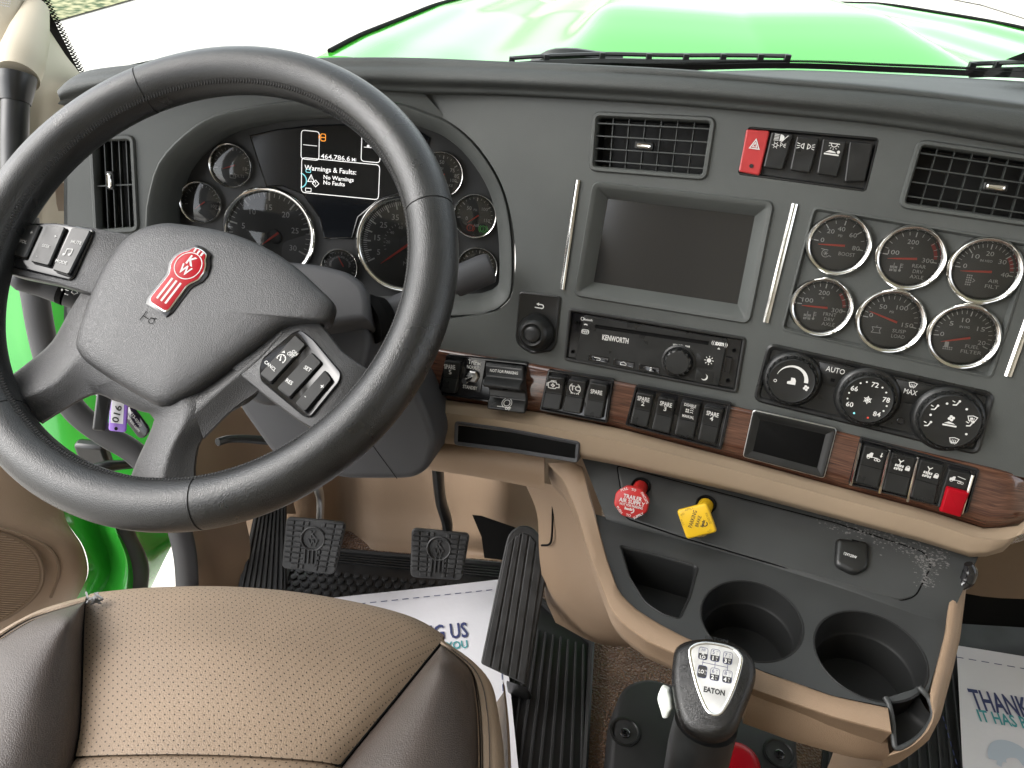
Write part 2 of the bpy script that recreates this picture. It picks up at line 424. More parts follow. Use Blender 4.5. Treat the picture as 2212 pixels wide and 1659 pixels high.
mx = N.new('ShaderNodeMix'); mx.data_type = 'RGBA'; mx.inputs[6].default_value = (.02, .012, .008, 1); L.new(hole.outputs[0], mx.inputs[0]); L.new(prev, mx.inputs[7]); L.new(mx.outputs[2], b.inputs['Base Color'])
# scuffed console plastic: pale scratches gathered along the worn edge (uv-free, object space)
# glass
def glassy(name, tint, rough, refl):
    m = bpy.data.materials.new(name); m.use_nodes = True; t = m.node_tree; N, L = t.nodes, t.links; N.remove(N['Principled BSDF'])
    tr = N.new('ShaderNodeBsdfTransparent'); tr.inputs[0].default_value = (*tint, 1)
    gl = N.new('ShaderNodeBsdfGlossy'); gl.inputs['Roughness'].default_value = rough
    fr = N.new('ShaderNodeFresnel'); fr.inputs[0].default_value = refl
    mx = N.new('ShaderNodeMixShader'); L.new(fr.outputs[0], mx.inputs[0]); L.new(tr.outputs[0], mx.inputs[1]); L.new(gl.outputs[0], mx.inputs[2])
    L.new(mx.outputs[0], N['Material Output'].inputs[0]); M[name] = m
glassy('window_glass', (.93, .97, .94), .01, 1.25)
glassy('lens_glass', (.96, .96, .96), .04, 1.6)
# ground: pale concrete, dry grass beyond
mat('concrete', (.55, .52, .47), .9, var=(.6, .12))
mat('dry_grass', (.20, .20, .08), .95)
t, N, L, b = nodes_of('dry_grass'); tc = N.new('ShaderNodeTexCoord')
n = N.new('ShaderNodeTexNoise'); n.inputs['Scale'].default_value = 9; n.inputs['Detail'].default_value = 10; L.new(tc.outputs['Object'], n.inputs['Vector'])
cr = N.new('ShaderNodeValToRGB'); cr.color_ramp.elements[0].color = (.03, .06, .015, 1); cr.color_ramp.elements[1].color = (.34, .32, .18, 1)
cr.color_ramp.elements[0].position = .38; cr.color_ramp.elements[1].position = .62
L.new(n.outputs[0], cr.inputs[0]); L.new(cr.outputs[0], b.inputs['Base Color'])
# ------------------------------------------------------------------ planes of the dashboard
EXD = .925 * RT - .19 * UP - .317 * FW
DND = -.144 * RT - .946 * UP + .289 * FW
NC = unit(np.cross(EXD, -DND))
planeC = Plane(P(1230, 668, .852), NC)                     # centre stack, turned to the driver
frC = Fr(planeC, 1415, 757, d=EXD)
NL = unit((0, -.937, .344))
planeL = Plane(planeC.at(940, 400), NL)                    # driver's side of the dash
frL = Fr(planeL, 640, 450, d=X0)
def C(u, v, off=0.): return planeC.at(u, v, off)
def L_(u, v, off=0.): return planeL.at(u, v, off)
def wz(u, v, z):
    d = ray(u, v); return CAM + (z - CAM[2]) / d[2] * d
def wy(u, v, y):
    d = ray(u, v); return CAM + (y - CAM[1]) / d[1] * d
def wx(u, v, x):
    d = ray(u, v); return CAM + (x - CAM[0]) / d[0] * d
# ------------------------------------------------------------------ the ground outside
GZ = -1.35
g = [(-60, -60), (60, -60), (60, 120), (-60, 120)]
mk('ground', ([(x, y, GZ) for x, y in g], [(0, 1, 2, 3)]), 'concrete', kind='structure', smooth=0)
gv = [wz(u, v, GZ + .02) for u, v in ((-250, 128), (60, 62), (150, 36), (292, -4), (330, -150), (-300, -190), (-700, -120), (-700, 120))]
mk('grass_verge', (gv, [tuple(range(len(gv)))]), 'dry_grass', kind='structure', smooth=0)
gv = [wz(u, v, GZ + .02) for u, v in ((2005, -12), (2120, 10), (2240, 48), (2700, 130), (2700, -150), (2000, -150))]
mk('gravel_verge', (gv, [tuple(range(len(gv)))]), 'concrete', kind='structure', smooth=0)
# ------------------------------------------------------------------ cab shell
def quad(a, b, c, d): return [np.array(a), np.array(b), np.array(c), np.array(d)], [(0, 1, 2, 3)]
XL, XR, YB = -.80, 1.52, -1.05
mk('cab_floor', thick(quad((-.50, YB, 0), (XR, YB, 0), (XR, 1.2, 0), (-.50, 1.2, 0)), (0, 0, -.05)), 'carpet', kind='structure')
ROOF_GAP = (-.62, .18, -.22, .18)             # roof gap, added to light hub and seat from above: x0, x1, y0, y1
def roof_piece(x0, x1, y0, y1): return thick(quad((x0, y0, 1.85), (x1, y0, 1.85), (x1, y1, 1.85), (x0, y1, 1.85)), (0, 0, .04))
mk('cab_roof', J(roof_piece(XL, XR, YB, ROOF_GAP[2]), roof_piece(XL, XR, ROOF_GAP[3], .86), roof_piece(XL, ROOF_GAP[0], ROOF_GAP[2], ROOF_GAP[3]), roof_piece(ROOF_GAP[1], XR, ROOF_GAP[2], ROOF_GAP[3])), 'headliner', kind='structure')
mk('cab_rear_wall', thick(quad((XL, YB, 0), (XR, YB, 0), (XR, YB, 1.86), (XL, YB, 1.86)), (0, -.04, 0)), 'headliner', kind='structure')
# side walls with window openings
def side(name, x, t, open_door):
    parts = [quad((x, YB, 0), (x, -.55, 0), (x, -.55, 1.84), (x, YB, 1.84))]
    if not open_door:
        parts += [quad((x, -.55, 0), (x, 1.3, 0), (x, 1.3, .95), (x, -.55, .95)), quad((x, -.55, 1.66), (x, .9, 1.66), (x, .9, 1.8), (x, -.55, 1.83))]
    else:
        parts += [quad((x, -.55, 1.70), (x, .9, 1.70), (x, .9, 1.8), (x, -.55, 1.83))]
    return mk(name, J(*[thick(p, (t, 0, 0)) for p in parts]), 'headliner', kind='structure')
side('cab_side_wall', XL, -.04, True)
side('cab_side_wall', XR, .04, False)
# ------------------------------------------------------------------ windshield
def wsh(u, v): return (u, v)
WBU = ((168, 184, 1.20), (420, 180, 1.28), (760, 174, 1.34), (1106, 166, 1.37), (1475, 154, 1.36), (1698, 149, 1.33), (1908, 157, 1.28), (2108, 167, 1.20), (2420, 186, 1.08))
WB = [tuple(wy(u, v, y)) for u, v, y in WBU] + [(1.5, .90, .95)]
WT = [(-.72, .80, 1.80), (-.52, .84, 1.81), (-.28, .87, 1.82), (0, .89, 1.82), (.25, .90, 1.82), (.45, .89, 1.82), (.65, .88, 1.81), (.85, .86, 1.81), (1.1, .84, 1.80), (1.46, .80, 1.80)]
ws = thing('windshield', 'clear curved windshield above the dashboard with dotted black edge', 'windshield', WB[3])
wrows = [np.array(spline(r, 4)) for r in (WB, WT)]
def WS(s, t, off=0):
    """point on the glass: s along (0..1), t up"""
    n = len(wrows[0]) - 1; x = s * n; i = min(int(x), n - 1); f = x - i
    a = wrows[0][i] * (1 - f) + wrows[0][i + 1] * f; b = wrows[1][i] * (1 - f) + wrows[1][i + 1] * f
    q = a * (1 - t) + b * t; return q + off * np.array([0, -.85, .5])
mk('pane', loft([[WS(s, t) for s in np.linspace(0, 1, 25)] for t in (0, .5, 1)]), 'window_glass', ws)
fb = [[WS(s, t, .003) for s in np.linspace(0, 1, 60)] for t in (0, .010)]
mk('black_border', loft(fb), 'frit', ws)
fb = [[WS(s, t, .003) for t in np.linspace(0, 1, 30)] for s in (0, .0085)]
mk('black_border', loft(fb), 'frit', ws)
V, F = [], []
def dot(s, t, r, hs, ht):
    c = WS(s, t, .0032); a = WS(s + .002, t, .0032) - c; b = WS(s, t + .002, .0032) - c; a, b = unit(a), unit(b)
    o = len(V)
    for i in range(8): V.append(c + r * (a * math.cos(i * math.pi / 4) + b * math.sin(i * math.pi / 4)))
    F.append(tuple(range(o, o + 8)))
for k, (t, r) in enumerate(((.0122, .0017), (.0145, .0012))):
    for i in range(520): dot((i + .5 * (k % 2)) / 520, t, r, 0, 0)
for k, (s, r) in enumerate(((.0098, .0021), (.0116, .0018), (.0132, .0013))):
    for i in range(220): dot(s, (i + .5 * (k % 2)) / 220, r, 0, 0)
mk('border_dots', (V, F), 'frit', ws, smooth=0, kind='stuff')
# ------------------------------------------------------------------ the bonnet
def hood_pt(a, y):
    """a: -1..1 across, y forward"""
    xc = .42; hw = np.interp(y, [1.3, 1.6, 2.5, 3.1], [.93, .88, .70, .58])
    zc = np.interp(y, [1.3, 1.6, 2.1, 2.6, 3.1], [.795, .785, .755, .705, .62])
    s = abs(a); bul = .058 * (1 / (1 + math.exp((s - np.interp(y, [1.3, 3.1], [.44, .26])) * 55)))
    bul *= min(1, max(.12, (y - 1.42) / .35))
    drop = .055 * s ** 2.2 + .45 * max(0, s - .90) ** 1.2 * 2.2
    sh = -.016 * math.exp(-((s - .60) / .07) ** 2) + .020 / (1 + math.exp(-(s - .80) * 60))
    return np.array([xc + a * hw, y, zc + bul - drop + sh + .10 * max(0, a * hw - .0)])
A = np.r_[np.linspace(-1.12, -.86, 9), np.linspace(-.84, .84, 121), np.linspace(.86, 1.12, 9)]
hd = thing('hood', 'glossy bright green truck hood seen through the windshield', 'hood', hood_pt(0, 1.4))
mk('hood_shell', loft([[hood_pt(a, y) for a in A] for y in np.linspace(1.42, 3.2, 40)]), 'green_paint', hd, smooth=60)
for sgn in (-1, 1):
    mk('panel_gap', tube([hood_pt(sgn * .885, y) + np.array([0, 0, .003]) for y in np.linspace(1.45, 3.1, 12)], .004, 6, 3), 'deep_black', hd)
rows = [[hood_pt(a, 1.42) + np.array([0, dy, dz]) for a in A[6:-6]] for dy, dz in ((0, 0), (-.03, -.02), (-.06, -.05))]
mk('hood_rear_lip', loft(rows), 'green_paint', hd, smooth=60)
# cowl between glass and bonnet
cw = [[np.array([x, y + .02, z - .01]) for x, y, z in spline(WB, 3)], [np.array([x, y + .14, z - .12]) for x, y, z in spline(WB, 3)]]
mk('cowl_panel', loft(cw), 'wiper', kind=None, label='dark cowl panel between the windshield base and green hood', cat='cowl')
# ------------------------------------------------------------------ wipers
def wiper(path, arm, label):
    w = thing('windshield_wiper', label, 'wiper', path[0], group='windshield wipers')
    mk('blade', tube(path, .0045, 6, 4, sq=(1, 1.6)), 'wiper', w)
    up = [p + np.array([0, .004, .012]) for p in path]
    mk('blade_frame', tube(up, .0035, 6, 4), 'wiper', w)
    mk('arm', tube(arm, [.007, .011, .006], 6, 4), 'wiper', w)
    n = len(path)
    for i in range(n):
        mk('clip', box(path[i] + np.array([0, .002, .006]), .010, .008, .018), 'wiper', w, bevel=.001)
    return w
def gl(u, v, d=0.012): 
    # a point just outside the glass seen at (u, v)
    y = 1.33
    for _ in range(8):
        p = wy(u, v, y); s = np.interp(p[0], wrows[0][:, 0], np.linspace(0, 1, len(wrows[0])))
        b = WS(s, 0); tt = WS(s, 1); f = (p[2] - b[2]) / (tt[2] - b[2]); y = b[1] + (tt[1] - b[1]) * f + d
    return wy(u, v, y)
wp = [gl(u, v) for u, v in ((1105, 143), (1180, 138), (1300, 134), (1400, 136), (1480, 137), (1560, 137), (1640, 138), (1698, 139))]
wa = [gl(u, v, .05) for u, v in ((1150, 136), (1200, 116), (1290, 122), (1345, 126))]
wiper(wp, wa, 'long black wiper lying along the windshield base above the dash')
wp = [gl(u, v) for u, v in ((2095, 158), (2150, 156), (2220, 155), (2330, 158))]
wa = [gl(u, v, .05) for u, v in ((2230, 150), (2260, 145), (2330, 140), (2400, 150))]
wiper(wp, wa, 'short visible end of the second wiper at the windshield corner')
# ------------------------------------------------------------------ dashboard body
dash = thing('dashboard', 'dark grey textured dashboard with padded top and wood trim', 'dashboard', (.2, .8, .35))
# padded top: nose silhouette, crease, underside
st = [(128, 188, 226, 'L'), (150, 170, 224, 'L'), (220, 158, 203, 'L'), (320, 150, 196, 'L'), (500, 142, 190, 'L'), (737, 138, 192, 'L'), (905, 139, 201, 'L'),
      (1071, 142, 205, 'C'), (1271, 150, 215, 'C'), (1475, 161, 228, 'C'), (1708, 180, 249, 'C'), (1941, 199, 274, 'C'), (2212, 231, 318, 'C'), (2420, 262, 352, 'C')]
rows = [[], [], [], [], [], [], [], [], []]
for i, (u, a, b, w) in enumerate(st):
    f = L_ if w == 'L' else C
    nose = f(u, a + 4, .012); crease = f(u, a + (b - a) * .56, .022); low = f(u, b, .006)
    endk = .25 if i == 0 else 1
    q = np.array(WBU); back = wy(u, np.interp(u, q[:, 0], q[:, 1]) + 2, np.interp(u, q[:, 0], q[:, 2]) - .012)
    top = nose + np.array([0, .03, -.001 if w == 'C' else .0012]); top2 = nose * .5 + back * .5 + np.array([0, 0, .0])
    if i == 0: back = nose + np.array([0, .25, -.03]); top2 = nose + np.array([0, .12, -.01])
    seq = [back, top2, top, nose, nose * .55 + crease * .45 + NL * .004, crease, crease * .5 + low * .5 + NL * (-.002), low, low - NL * .05]
    for k in range(9): rows[k].append(seq[k])
mk('padded_top', loft(rows, (3, 3)), 'dash_pad', dash, smooth=70)
endp = [r[0] for r in rows]
mk('pad_end', (endp, [tuple(range(len(endp)))]), 'dash_pad', dash)
# driver side face with the binnacle opening and a vent opening
binn = [(315, 480), (320, 427), (343, 350), (400, 287), (467, 246), (567, 224), (643, 216), (760, 213), (860, 222), (924, 243), (971, 263), (1021, 303), (1064, 360), (1091, 417),
        (1105, 483), (1110, 553), (1107, 630), (1088, 660), (1057, 676), (997, 684), (700, 690), (400, 690), (330, 670), (315, 600)]
bin2 = [tuple(p) for p in spline(frL.px(binn), 3, True)]
vent1 = rounded(frL.px([(202, 303), (283, 300), (293, 493), (212, 498)]), 9)
outerL = frL.px([(138, 225), (150, 205), (300, 185), (600, 172), (905, 190), (960, 250), (1112, 420), (1112, 690), (1000, 692), (960, 692), (300, 800), (138, 780)])
mk('face_panel', holed(frL, outerL, [bin2, vent1]), 'dash_black', dash, smooth=0)
mk('face_edge', thick(([frL.w(*frL.loc(u, v)) for u, v in ((138, 225), (138, 780))] + [frL.w(*frL.loc(u, v), -90) for u, v in ((138, 780), (138, 225))], [(0, 1, 2, 3)]), (.004, 0, 0)), 'dash_black', dash)
mk('binnacle_surround', stack(frL, bin2, [(0, -3), (1, 4), (5, 8), (11, 6), (30, -22), (33, -32), (34, -100)], cap0=False, cap1=False), 'dash_black', dash, smooth=50)
# centre face
seam = [(907, 200), (909, 227), (924, 240), (971, 263), (1021, 303), (1064, 360), (1091, 417), (1107, 483), (1114, 553), (1112, 590), (1107, 630), (1091, 660), (1057, 678), (997, 686), (964, 689), (800, 690)]
woodT = [(800, 724), (870, 738), (945, 752), (1180, 790), (1400, 836), (1640, 889), (1840, 938), (2100, 1000), (2230, 1030), (2300, 1050)]
SEAM = [tuple(p) for p in spline(seam, 3)]
outC = SEAM + [(800, 735)] + [(u, v + 6) for u, v in woodT[1:]] + [(2420, 1090), (2420, 350), (2212, 300), (1908, 262), (1675, 238), (1475, 224), (1271, 212), (1071, 202)]
vent2 = rounded(frC.px([(1289, 250), (1537, 262), (1519, 380), (1281, 361)]), 9)
vent3 = rounded(frC.px([(1990, 312), (2262, 352), (2225, 480), (1952, 440)]), 9)
scr = rounded(frC.px([(1284, 395), (1669, 438), (1617, 696), (1244, 636)]), 14)
swb = rounded(frC.px([(1616, 273), (1900, 298), (1871, 415), (1593, 377)]), 8)
gpan = rounded(frC.px([(1758, 447), (2232, 527), (2141, 817), (1688, 712)]), 12)
rdo = rounded(frC.px([(1232, 668), (1609, 731), (1590, 846), (1221, 775)]), 6)
knm = rounded(frC.px([(1124, 631), (1211, 641), (1201, 742), (1192, 757), (1150, 762), (1122, 745), (1116, 730)]), 7)
clm = rounded(frC.px([(1661, 743), (2146, 850), (2111, 980), (1630, 863)]), 16)
holesC = [vent2, vent3, scr, swb, gpan, rdo, knm, clm]
mk('face_panel', holed(frC, frC.px(outC), holesC), 'dash_black', dash, smooth=0)
wall = [C(u, v) for u, v in SEAM]
mk('face_edge', loft([wall, [p - NC * .003 for p in wall], [p - NC * .07 for p in wall]]), 'dash_black', dash, smooth=30)
# wood band
woodB = [(800, 846), (870, 851), (907, 858), (1170, 893), (1330, 925), (1600, 995), (1830, 1058), (2000, 1103), (2125, 1143), (2195, 1140), (2228, 1112)]
def lerp_poly(a, b, t): 
    a, b = resample(a, 40), resample(b, 40); return a * (1 - t) + b * t
offs = [(0, .0), (.03, .004), (.15, .0055), (.5, .0060), (.78, .0050), (.90, .001), (1, -.006)]
rows = []
for t_, o in offs:
    pl = lerp_poly(woodT, woodB, t_)
    row = [C(u, v, o - .05 * max(0, (u - 2150) / 100) ** 2 * .5) for u, v in pl]; rows.append(row)
mk('wood_trim', loft(rows, (2, 1)), 'wood', dash, smooth=60)
# beige trim below the wood
b0 = woodB
b1 = [(800, 862), (870, 872), (907, 881), (1170, 918), (1340, 951), (1600, 1017), (1830, 1080), (2000, 1124), (2120, 1164), (2200, 1163), (2240, 1125)]
b2 = [(800, 930), (870, 942), (907, 950), (1170, 968), (1330, 998), (1600, 1060), (1800, 1113), (2000, 1167), (2108, 1202), (2172, 1184), (2216, 1130)]
b3 = [(u, v + 6) for u, v in b2]
def row(pl, off, n=40): return [C(u, v, off - .02 * max(0, (u - 2150) / 100) ** 2) for u, v in resample(pl, n)]
rows = [row(b0, -.004), row(b0, .002), row(b1, .016), row(lerp_poly(b1, b2, .12).tolist(), .018), row(lerp_poly(b1, b2, .8).tolist(), .016), row(b2, .012), row(b3, -.01), row(b3, -.06)]
mk('beige_trim', loft(rows, (2, 1)), 'beige_tweed', dash, smooth=40)
# knee bolster under the column
k0 = [(800, 945), (900, 952), (1000, 962), (1100, 974), (1176, 985)]
k1 = [(800, 968), (900, 976), (1000, 987), (1100, 1000), (1176, 1010)]
k2 = [(800, 996), (900, 1003), (1000, 1016), (1100, 1033), (1176, 1048)]
rows = [row(k0, -.02, 16), row(k0, -.004, 16), row(k1, .004, 16), row(k2, -.002, 16), [p + np.array([0, .02, -.004]) for p in row(k2, -.002, 16)], [p + np.array([0, .22, .02]) for p in row(k2, -.002, 16)]]
mk('knee_bolster', loft(rows, (2, 1)), 'beige_plastic', dash, smooth=40)
# chrome strips
def strip(a, b, w):
    p, q = C(*a), C(*b); x = unit(q - p); s = np.cross(x, NC)
    R = []
    for k, e in ((p, 0), (q, 1)):
        R.append([k + s * w * c + NC * h for c, h in ((-1, 0), (-1, .0022), (-.35, .0034), (0, .0018), (.35, .0034), (1, .0022), (1, 0))])
    mk('chrome_strip', rings(R, True, True, closed=False), 'chrome', dash, smooth=30)
strip((1249, 389), (1215, 625), .0026); strip((1717, 440), (1654, 696), .0028); strip((2262, 570), (2176, 812), .0030)
# coin slot in the beige trim
sl_fr = Fr(Plane(planeC.p + NC * .016, NC), 1110, 945, uv2=(1238, 975))
so_ = rounded(sl_fr.px([(984, 908), (1100, 924), (1254, 953), (1250, 999), (1100, 975), (982, 960)]), [10, 2, 8, 8, 2, 10])
slot = thing('storage_slot', 'narrow black open storage slot in the beige trim beside the column', 'slot', sl_fr.o)
mk('slot_frame', stack(sl_fr, so_, [(0, -12), (0, 4), (2, 6.5), (6, 5), (8.5, 2.6)], cap0=False, cap1=False), 'column_grey', slot)
mk('slot_shade_cap', stack(sl_fr, inset(ccw(so_), 8.2), [(0, 2.5), (1, 2.7)], cap0=False), 'deep_black', slot)  # black cap over solid trim, its colour stands for the shade of a hole

# passenger side of the dash, beyond the centre stack
prof_ = [(1.06, .93), (.98, .965), (.90, .955), (.875, .93), (.885, .78), (.90, .66), (.93, .56), (1.0, .50), (1.15, .48)]
rows = [[np.array([x, y + dy, z]) for x, dy in ((.60, .02), (.9, .02), (1.2, .0), (1.5, -.04))] for y, z in prof_]
mk('passenger_side', loft(rows, (3, 3)), 'dash_black', dash, smooth=50)
edge_ = [C(u, v) for u, v in ((2420, 352), (2420, 600), (2420, 850), (2420, 1088))]
mk('stack_end', loft([edge_, [p + np.array([.05, .12, 0]) for p in edge_], [np.array([.66, .93, p[2]]) for p in edge_]], (3, 2)), 'dash_black', dash, smooth=60)
# ------------------------------------------------------------------ instrument cluster
planeK = Plane(planeL.p - NL * (frL.k * 95), NL)
frK = Fr(planeK, 700, 450, uv2=(1000, 452 + 300 * .09))
clus = thing('instrument_cluster', 'instrument cluster with round chrome gauges and lit display behind the wheel', 'gauge cluster', frK.o)
mk('cluster_plate', stack(frL, inset(ccw(bin2), 26), [(0, -104), (0, -95.5)], cap0=False), 'cluster_face', clus)
def needle(fr, x, y, ang, l, w, parent, tail=0, z=6):
    f = fr.sub(x, y, rad(ang), z)
    p = [(-tail, -w * .6), (l * .7, -w * .4), (l, -w * .12), (l, w * .12), (l * .7, w * .4), (-tail, w * .6)]
    return mk('needle', stack(f, p, [(0, 0), (.3, 1.2)]), 'needle_red', parent, smooth=0)
def gauge_body(fr, cx, cy, r, parent, rim=.13, hgt=13, lens=True):
    """chrome bezel, dark dial and clear lens at board position (cx, cy)"""
    b = mk('bezel', lathe(fr, cx, cy, [(r * 1.0, -1), (r * 1.0, hgt * .45), (r * .98, hgt * .8), (r * (1 - rim * .35), hgt), (r * (1 - rim * .6), hgt * .92), (r * (1 - rim * .85), hgt * .6), (r * (1 - rim), hgt * .2), (r * (1 - rim) - .6, 0)], 48), 'chrome', parent, smooth=60)
    d = mk('dial', lathe(fr, cx, cy, [(r * (1 - rim), .3), (r * .3, .5)], 40, cap1=True), 'gauge_face', parent)
    if lens: mk('lens', lathe(fr, cx, cy, [(r * (1 - rim) - .3, hgt * .5), (r * .5, hgt * .72)], 40, cap1=True), 'lens_glass', parent, smooth=60)
    return d
def ticks(g, cx, cy, r0, r1, a0, a1, n, w, skip=0):
    for i in range(n):
        if skip and i % skip == 0: continue
        a = rad(a0 + (a1 - a0) * i / (n - 1)); c, s = math.cos(a), math.sin(a)
        g.line([(cx + r0 * c, cy + r0 * s), (cx + r1 * c, cy + r1 * s)], w)
def cl_gauge(u, v, r, label):
    x, y = frK.loc(u, v)
    p = thing_part('gauge', label, clus); p_d = gauge_body(frK, x, y, r, p); return p, x, y
def thing_part(name, label, parent):
    o = bpy.data.objects.new(name, None); COL.objects.link(o); o.parent = parent; o.empty_display_size = .01
    ORG[o.name] = ORG[parent.name]
    if label: o['label'] = label
    return o
# tachometer
p, x, y = cl_gauge(582, 506, 103, 'tachometer marked 5 to 30 with red needle')
g = G(frK, 1.2); g.fr = frK
ticks(g, x, y, 72, 88, 205, -25, 7, 3.2); ticks(g, x, y, 80, 88, 205, -25, 31, 1.3, 5)
for i, s in enumerate(('0', '5', '10', '15', '20', '25', '30')):
    a = rad(205 - 230 * i / 6); g.text(s, x + 58 * math.cos(a), y + 58 * math.sin(a), 12)
g.text('RPM x100', x + 2, y - 44, 6); g.done('lettering', 'gauge_print', p)
mk('needle_hub', lathe(frK, x + 12, y - 4, [(16, 1), (16, 5), (13, 6.5)], 24, cap1=True), 'gauge_face', p)
needle(frK, x + 22, y + 6, 219, 46, 4.5, p, z=7)
# speedometer
p, x, y = cl_gauge(874, 527, 106, 'speedometer in miles per hour with red needle')
g = G(frK, 1.2)
ticks(g, x, y, 74, 90, 210, -30, 17, 3.0); ticks(g, x, y, 82, 90, 210, -30, 81, 1.2, 5)
for i in range(8):
    a = rad(202 - 240 * i / 8); g.text(str(5 + 10 * i), x + 60 * math.cos(a), y + 60 * math.sin(a), 12)
g.text('MPH', x + 12, y - 42, 9); g.text('km/h', x + 12, y - 32, 5.5)
g.done('lettering', 'gauge_print', p)
g = G(frK, 1.2); ticks(g, x, y, 42, 46, 200, 20, 19, 1.2)
for i, s in enumerate(('20', '40', '60', '80')): a = rad(178 - 36 * i); g.text(s, x + 36 * math.cos(a), y + 36 * math.sin(a), 6.5)
g.done('fine_lettering', 'grey_print', p)
mk('needle_hub', lathe(frK, x + 6, y + 0, [(17, 1), (17, 5), (14, 6.5)], 24, cap1=True), 'gauge_face', p)
needle(frK, x + 16, y + 6, 219, 84, 5, p, z=7)
# small gauges
small = [(501, 358, 47, 'volt gauge, upper of the two at the left of the cluster', 'VOLTS', [('18', .60, -.08)], 200),
         (436, 437, 46, 'oil gauge, lower of the two at the left of the cluster', '', [('100', .58, -.12)], 218),
         (953, 377, 49, 'brake application gauge marked 50 to 100', 'BRAKE\nAPP', [('50', 0, .52), ('75', .48, .22), ('100', .55, -.2), ('85', .68, .0)], 218),
         (1026, 466, 48, 'air pressure gauge with green and red marks', 'AIR', [('50', -.28, .32), ('100', .42, .32), ('0', -.36, -.14), ('150', .56, -.16)], 218),
         (1031, 577, 46, 'round gauge behind the lever end', '', [('F', .5, .1)], 200),
         (735, 577, 42, 'small round diesel fuel gauge above the hub', '', [('E', -.5, .1), ('F', .5, .1)], 120)]
for u, v, r, lab, cap, nums, na in small:
    p, x, y = cl_gauge(u, v, r, lab); g = G(frK, 1.2)
    ticks(g, x, y, r * .66, r * .80, 190, -20, 5, 1.8); ticks(g, x, y, r * .72, r * .80, 190, -20, 17, .8, 4)
    for s, a, b in nums: g.text(s, x + a * r, y + b * r, 7.5 if len(s) < 3 else 6.8)
    for i, s in enumerate(cap.split('\n')):
        if s: g.text(s, x + (.3 if len(s) > 3 else .1) * r, y - (.42 + .18 * i) * r, 5.8)
    if cap != 'VOLTS' and cap: g.text('PSI', x, y + .26 * r, 4.5)
    g.done('lettering', 'gauge_print' if u > 800 else 'grey_print', p)
    if u == 735:
        g = G(frK, 1.2); s = 'ULTRA LOW SULFUR DIESEL FUEL ONLY'
        for i, ch in enumerate(s):
            a = 165 - i * 150 / len(s); g.text(ch, x + r * .55 * math.cos(rad(a)), y + r * .55 * math.sin(rad(a)), 4.2, a - 90)
        g.done('fine_lettering', 'grey_print', p)
    if u == 1026:
        g = G(frK, 1.2); g.ring(x + .42 * r, y - .55 * r, 6.5, 1.3); g.text('2', x + .42 * r, y - .55 * r, 7); g.arc(x + .42 * r, y - .55 * r, 9.5, -50, 50, 1.2); g.arc(x + .42 * r, y - .55 * r, 9.5, 130, 230, 1.2); g.done('green_mark', 'tell_green', p)
        g = G(frK, 1.2); g.ring(x - .18 * r, y - .55 * r, 6.5, 1.3); g.text('1', x - .18 * r, y - .55 * r, 7); g.arc(x - .18 * r, y - .55 * r, 9.5, -50, 50, 1.2); g.done('red_mark', 'tell_red', p)
    if u == 501:
        g = G(frK, 1.2); g.rrect(x + 2, y - .45 * r, 12, 8, 1, 1.2); g.rect(x - 2, y - .33 * r, 2.5, 2); g.rect(x + 6, y - .33 * r, 2.5, 2); g.done('battery_mark', 'grey_print', p)
    needle(frK, x + 8, y + 2, na, r * .62, 2.6, p, z=4)
# display panel
dp = [(540, 293), (600, 279), (680, 270), (760, 268), (840, 272), (905, 283), (930, 298), (893, 400), (868, 418), (820, 432), (775, 470), (762, 515), (700, 515), (690, 470), (655, 420), (610, 402), (576, 404), (558, 350)]
dl = [tuple(p_) for p_ in frK.px(dp)]
scrn = mk('display_panel', stack(frK, dl, [(0, -1), (0, 3), (1.5, 4), (3, 3)], cap0=False), 'lcd', clus, smooth=30, label='dark glossy display panel with lit text')
g = G(frK, 3.6)
def fx(u, v): return frK.loc(u, v)
g.rrect(*fx(671, 314), 38, 58, 7, 1.6); a = fx(671, 314); g.line([(a[0] - 15, a[1]), (a[0] + 15, a[1])], 1.2)
a = fx(802, 319); g.rrect(a[0], a[1], 40, 58, 7, 1.6); g.line([(a[0] - 15, a[1]), (a[0] + 15, a[1])], 1.2)
a = fx(796, 302); g.text('2:14', a[0] + 4, a[1], 8, 0, .012); a = fx(796, 316); g.disc(a[0], a[1], 3); g.text('AM', a[0] + 10, a[1], 5.5)
a = fx(736, 386); g.rrect(a[0], a[1], 166, 72, 8, 1.6)
a = fx(694, 338); g.text('464,786.6', a[0], a[1] + 1, 9.5, 0, .004, -1, 62); g.text('Mi', a[0] + 66, a[1], 7, 0, .004, -1)
a = fx(659, 357); g.text('Warnings & Faults:', a[0], a[1] - 4, 10, 0, .012, -1)
a = fx(700, 378); g.text('No Warnings', a[0], a[1] - 4, 8.2, 0, .014, -1); g.text('No Faults', a[0], a[1] - 15, 8.2, 0, .014, -1)
a = fx(673, 386); g.line([(a[0] - 7, a[1] - 6), (a[0] + 7, a[1] - 6), (a[0], a[1] + 8)], 1.6, True); g.text('!', a[0], a[1], 7, 0, .02)
b = (a[0] + 10, a[1] - 9); g.line([(b[0] - 7, b[1]), (b[0], b[1] + 7), (b[0] + 7, b[1]), (b[0], b[1] - 7)], 1.5, True); g.text('!', b[0], b[1], 6, 0, .02)
a = fx(667, 410); g.rrect(a[0], a[1], 12, 7, 1, 1.3)
g.done('lit_lettering', 'lcd_white', scrn)
g = G(frK, 3.6); a = fx(699, 297); g.rrect(a[0], a[1], 10, 14, 3, 1.6); g.line([(a[0] - 5, a[1]), (a[0] + 5, a[1])], 1.4); g.line([(a[0] - 9, a[1] - 3), (a[0] - 9, a[1] + 3), (a[0] - 5, a[1] + 5)], 1.4); g.done('orange_symbol', 'lcd_orange', scrn)
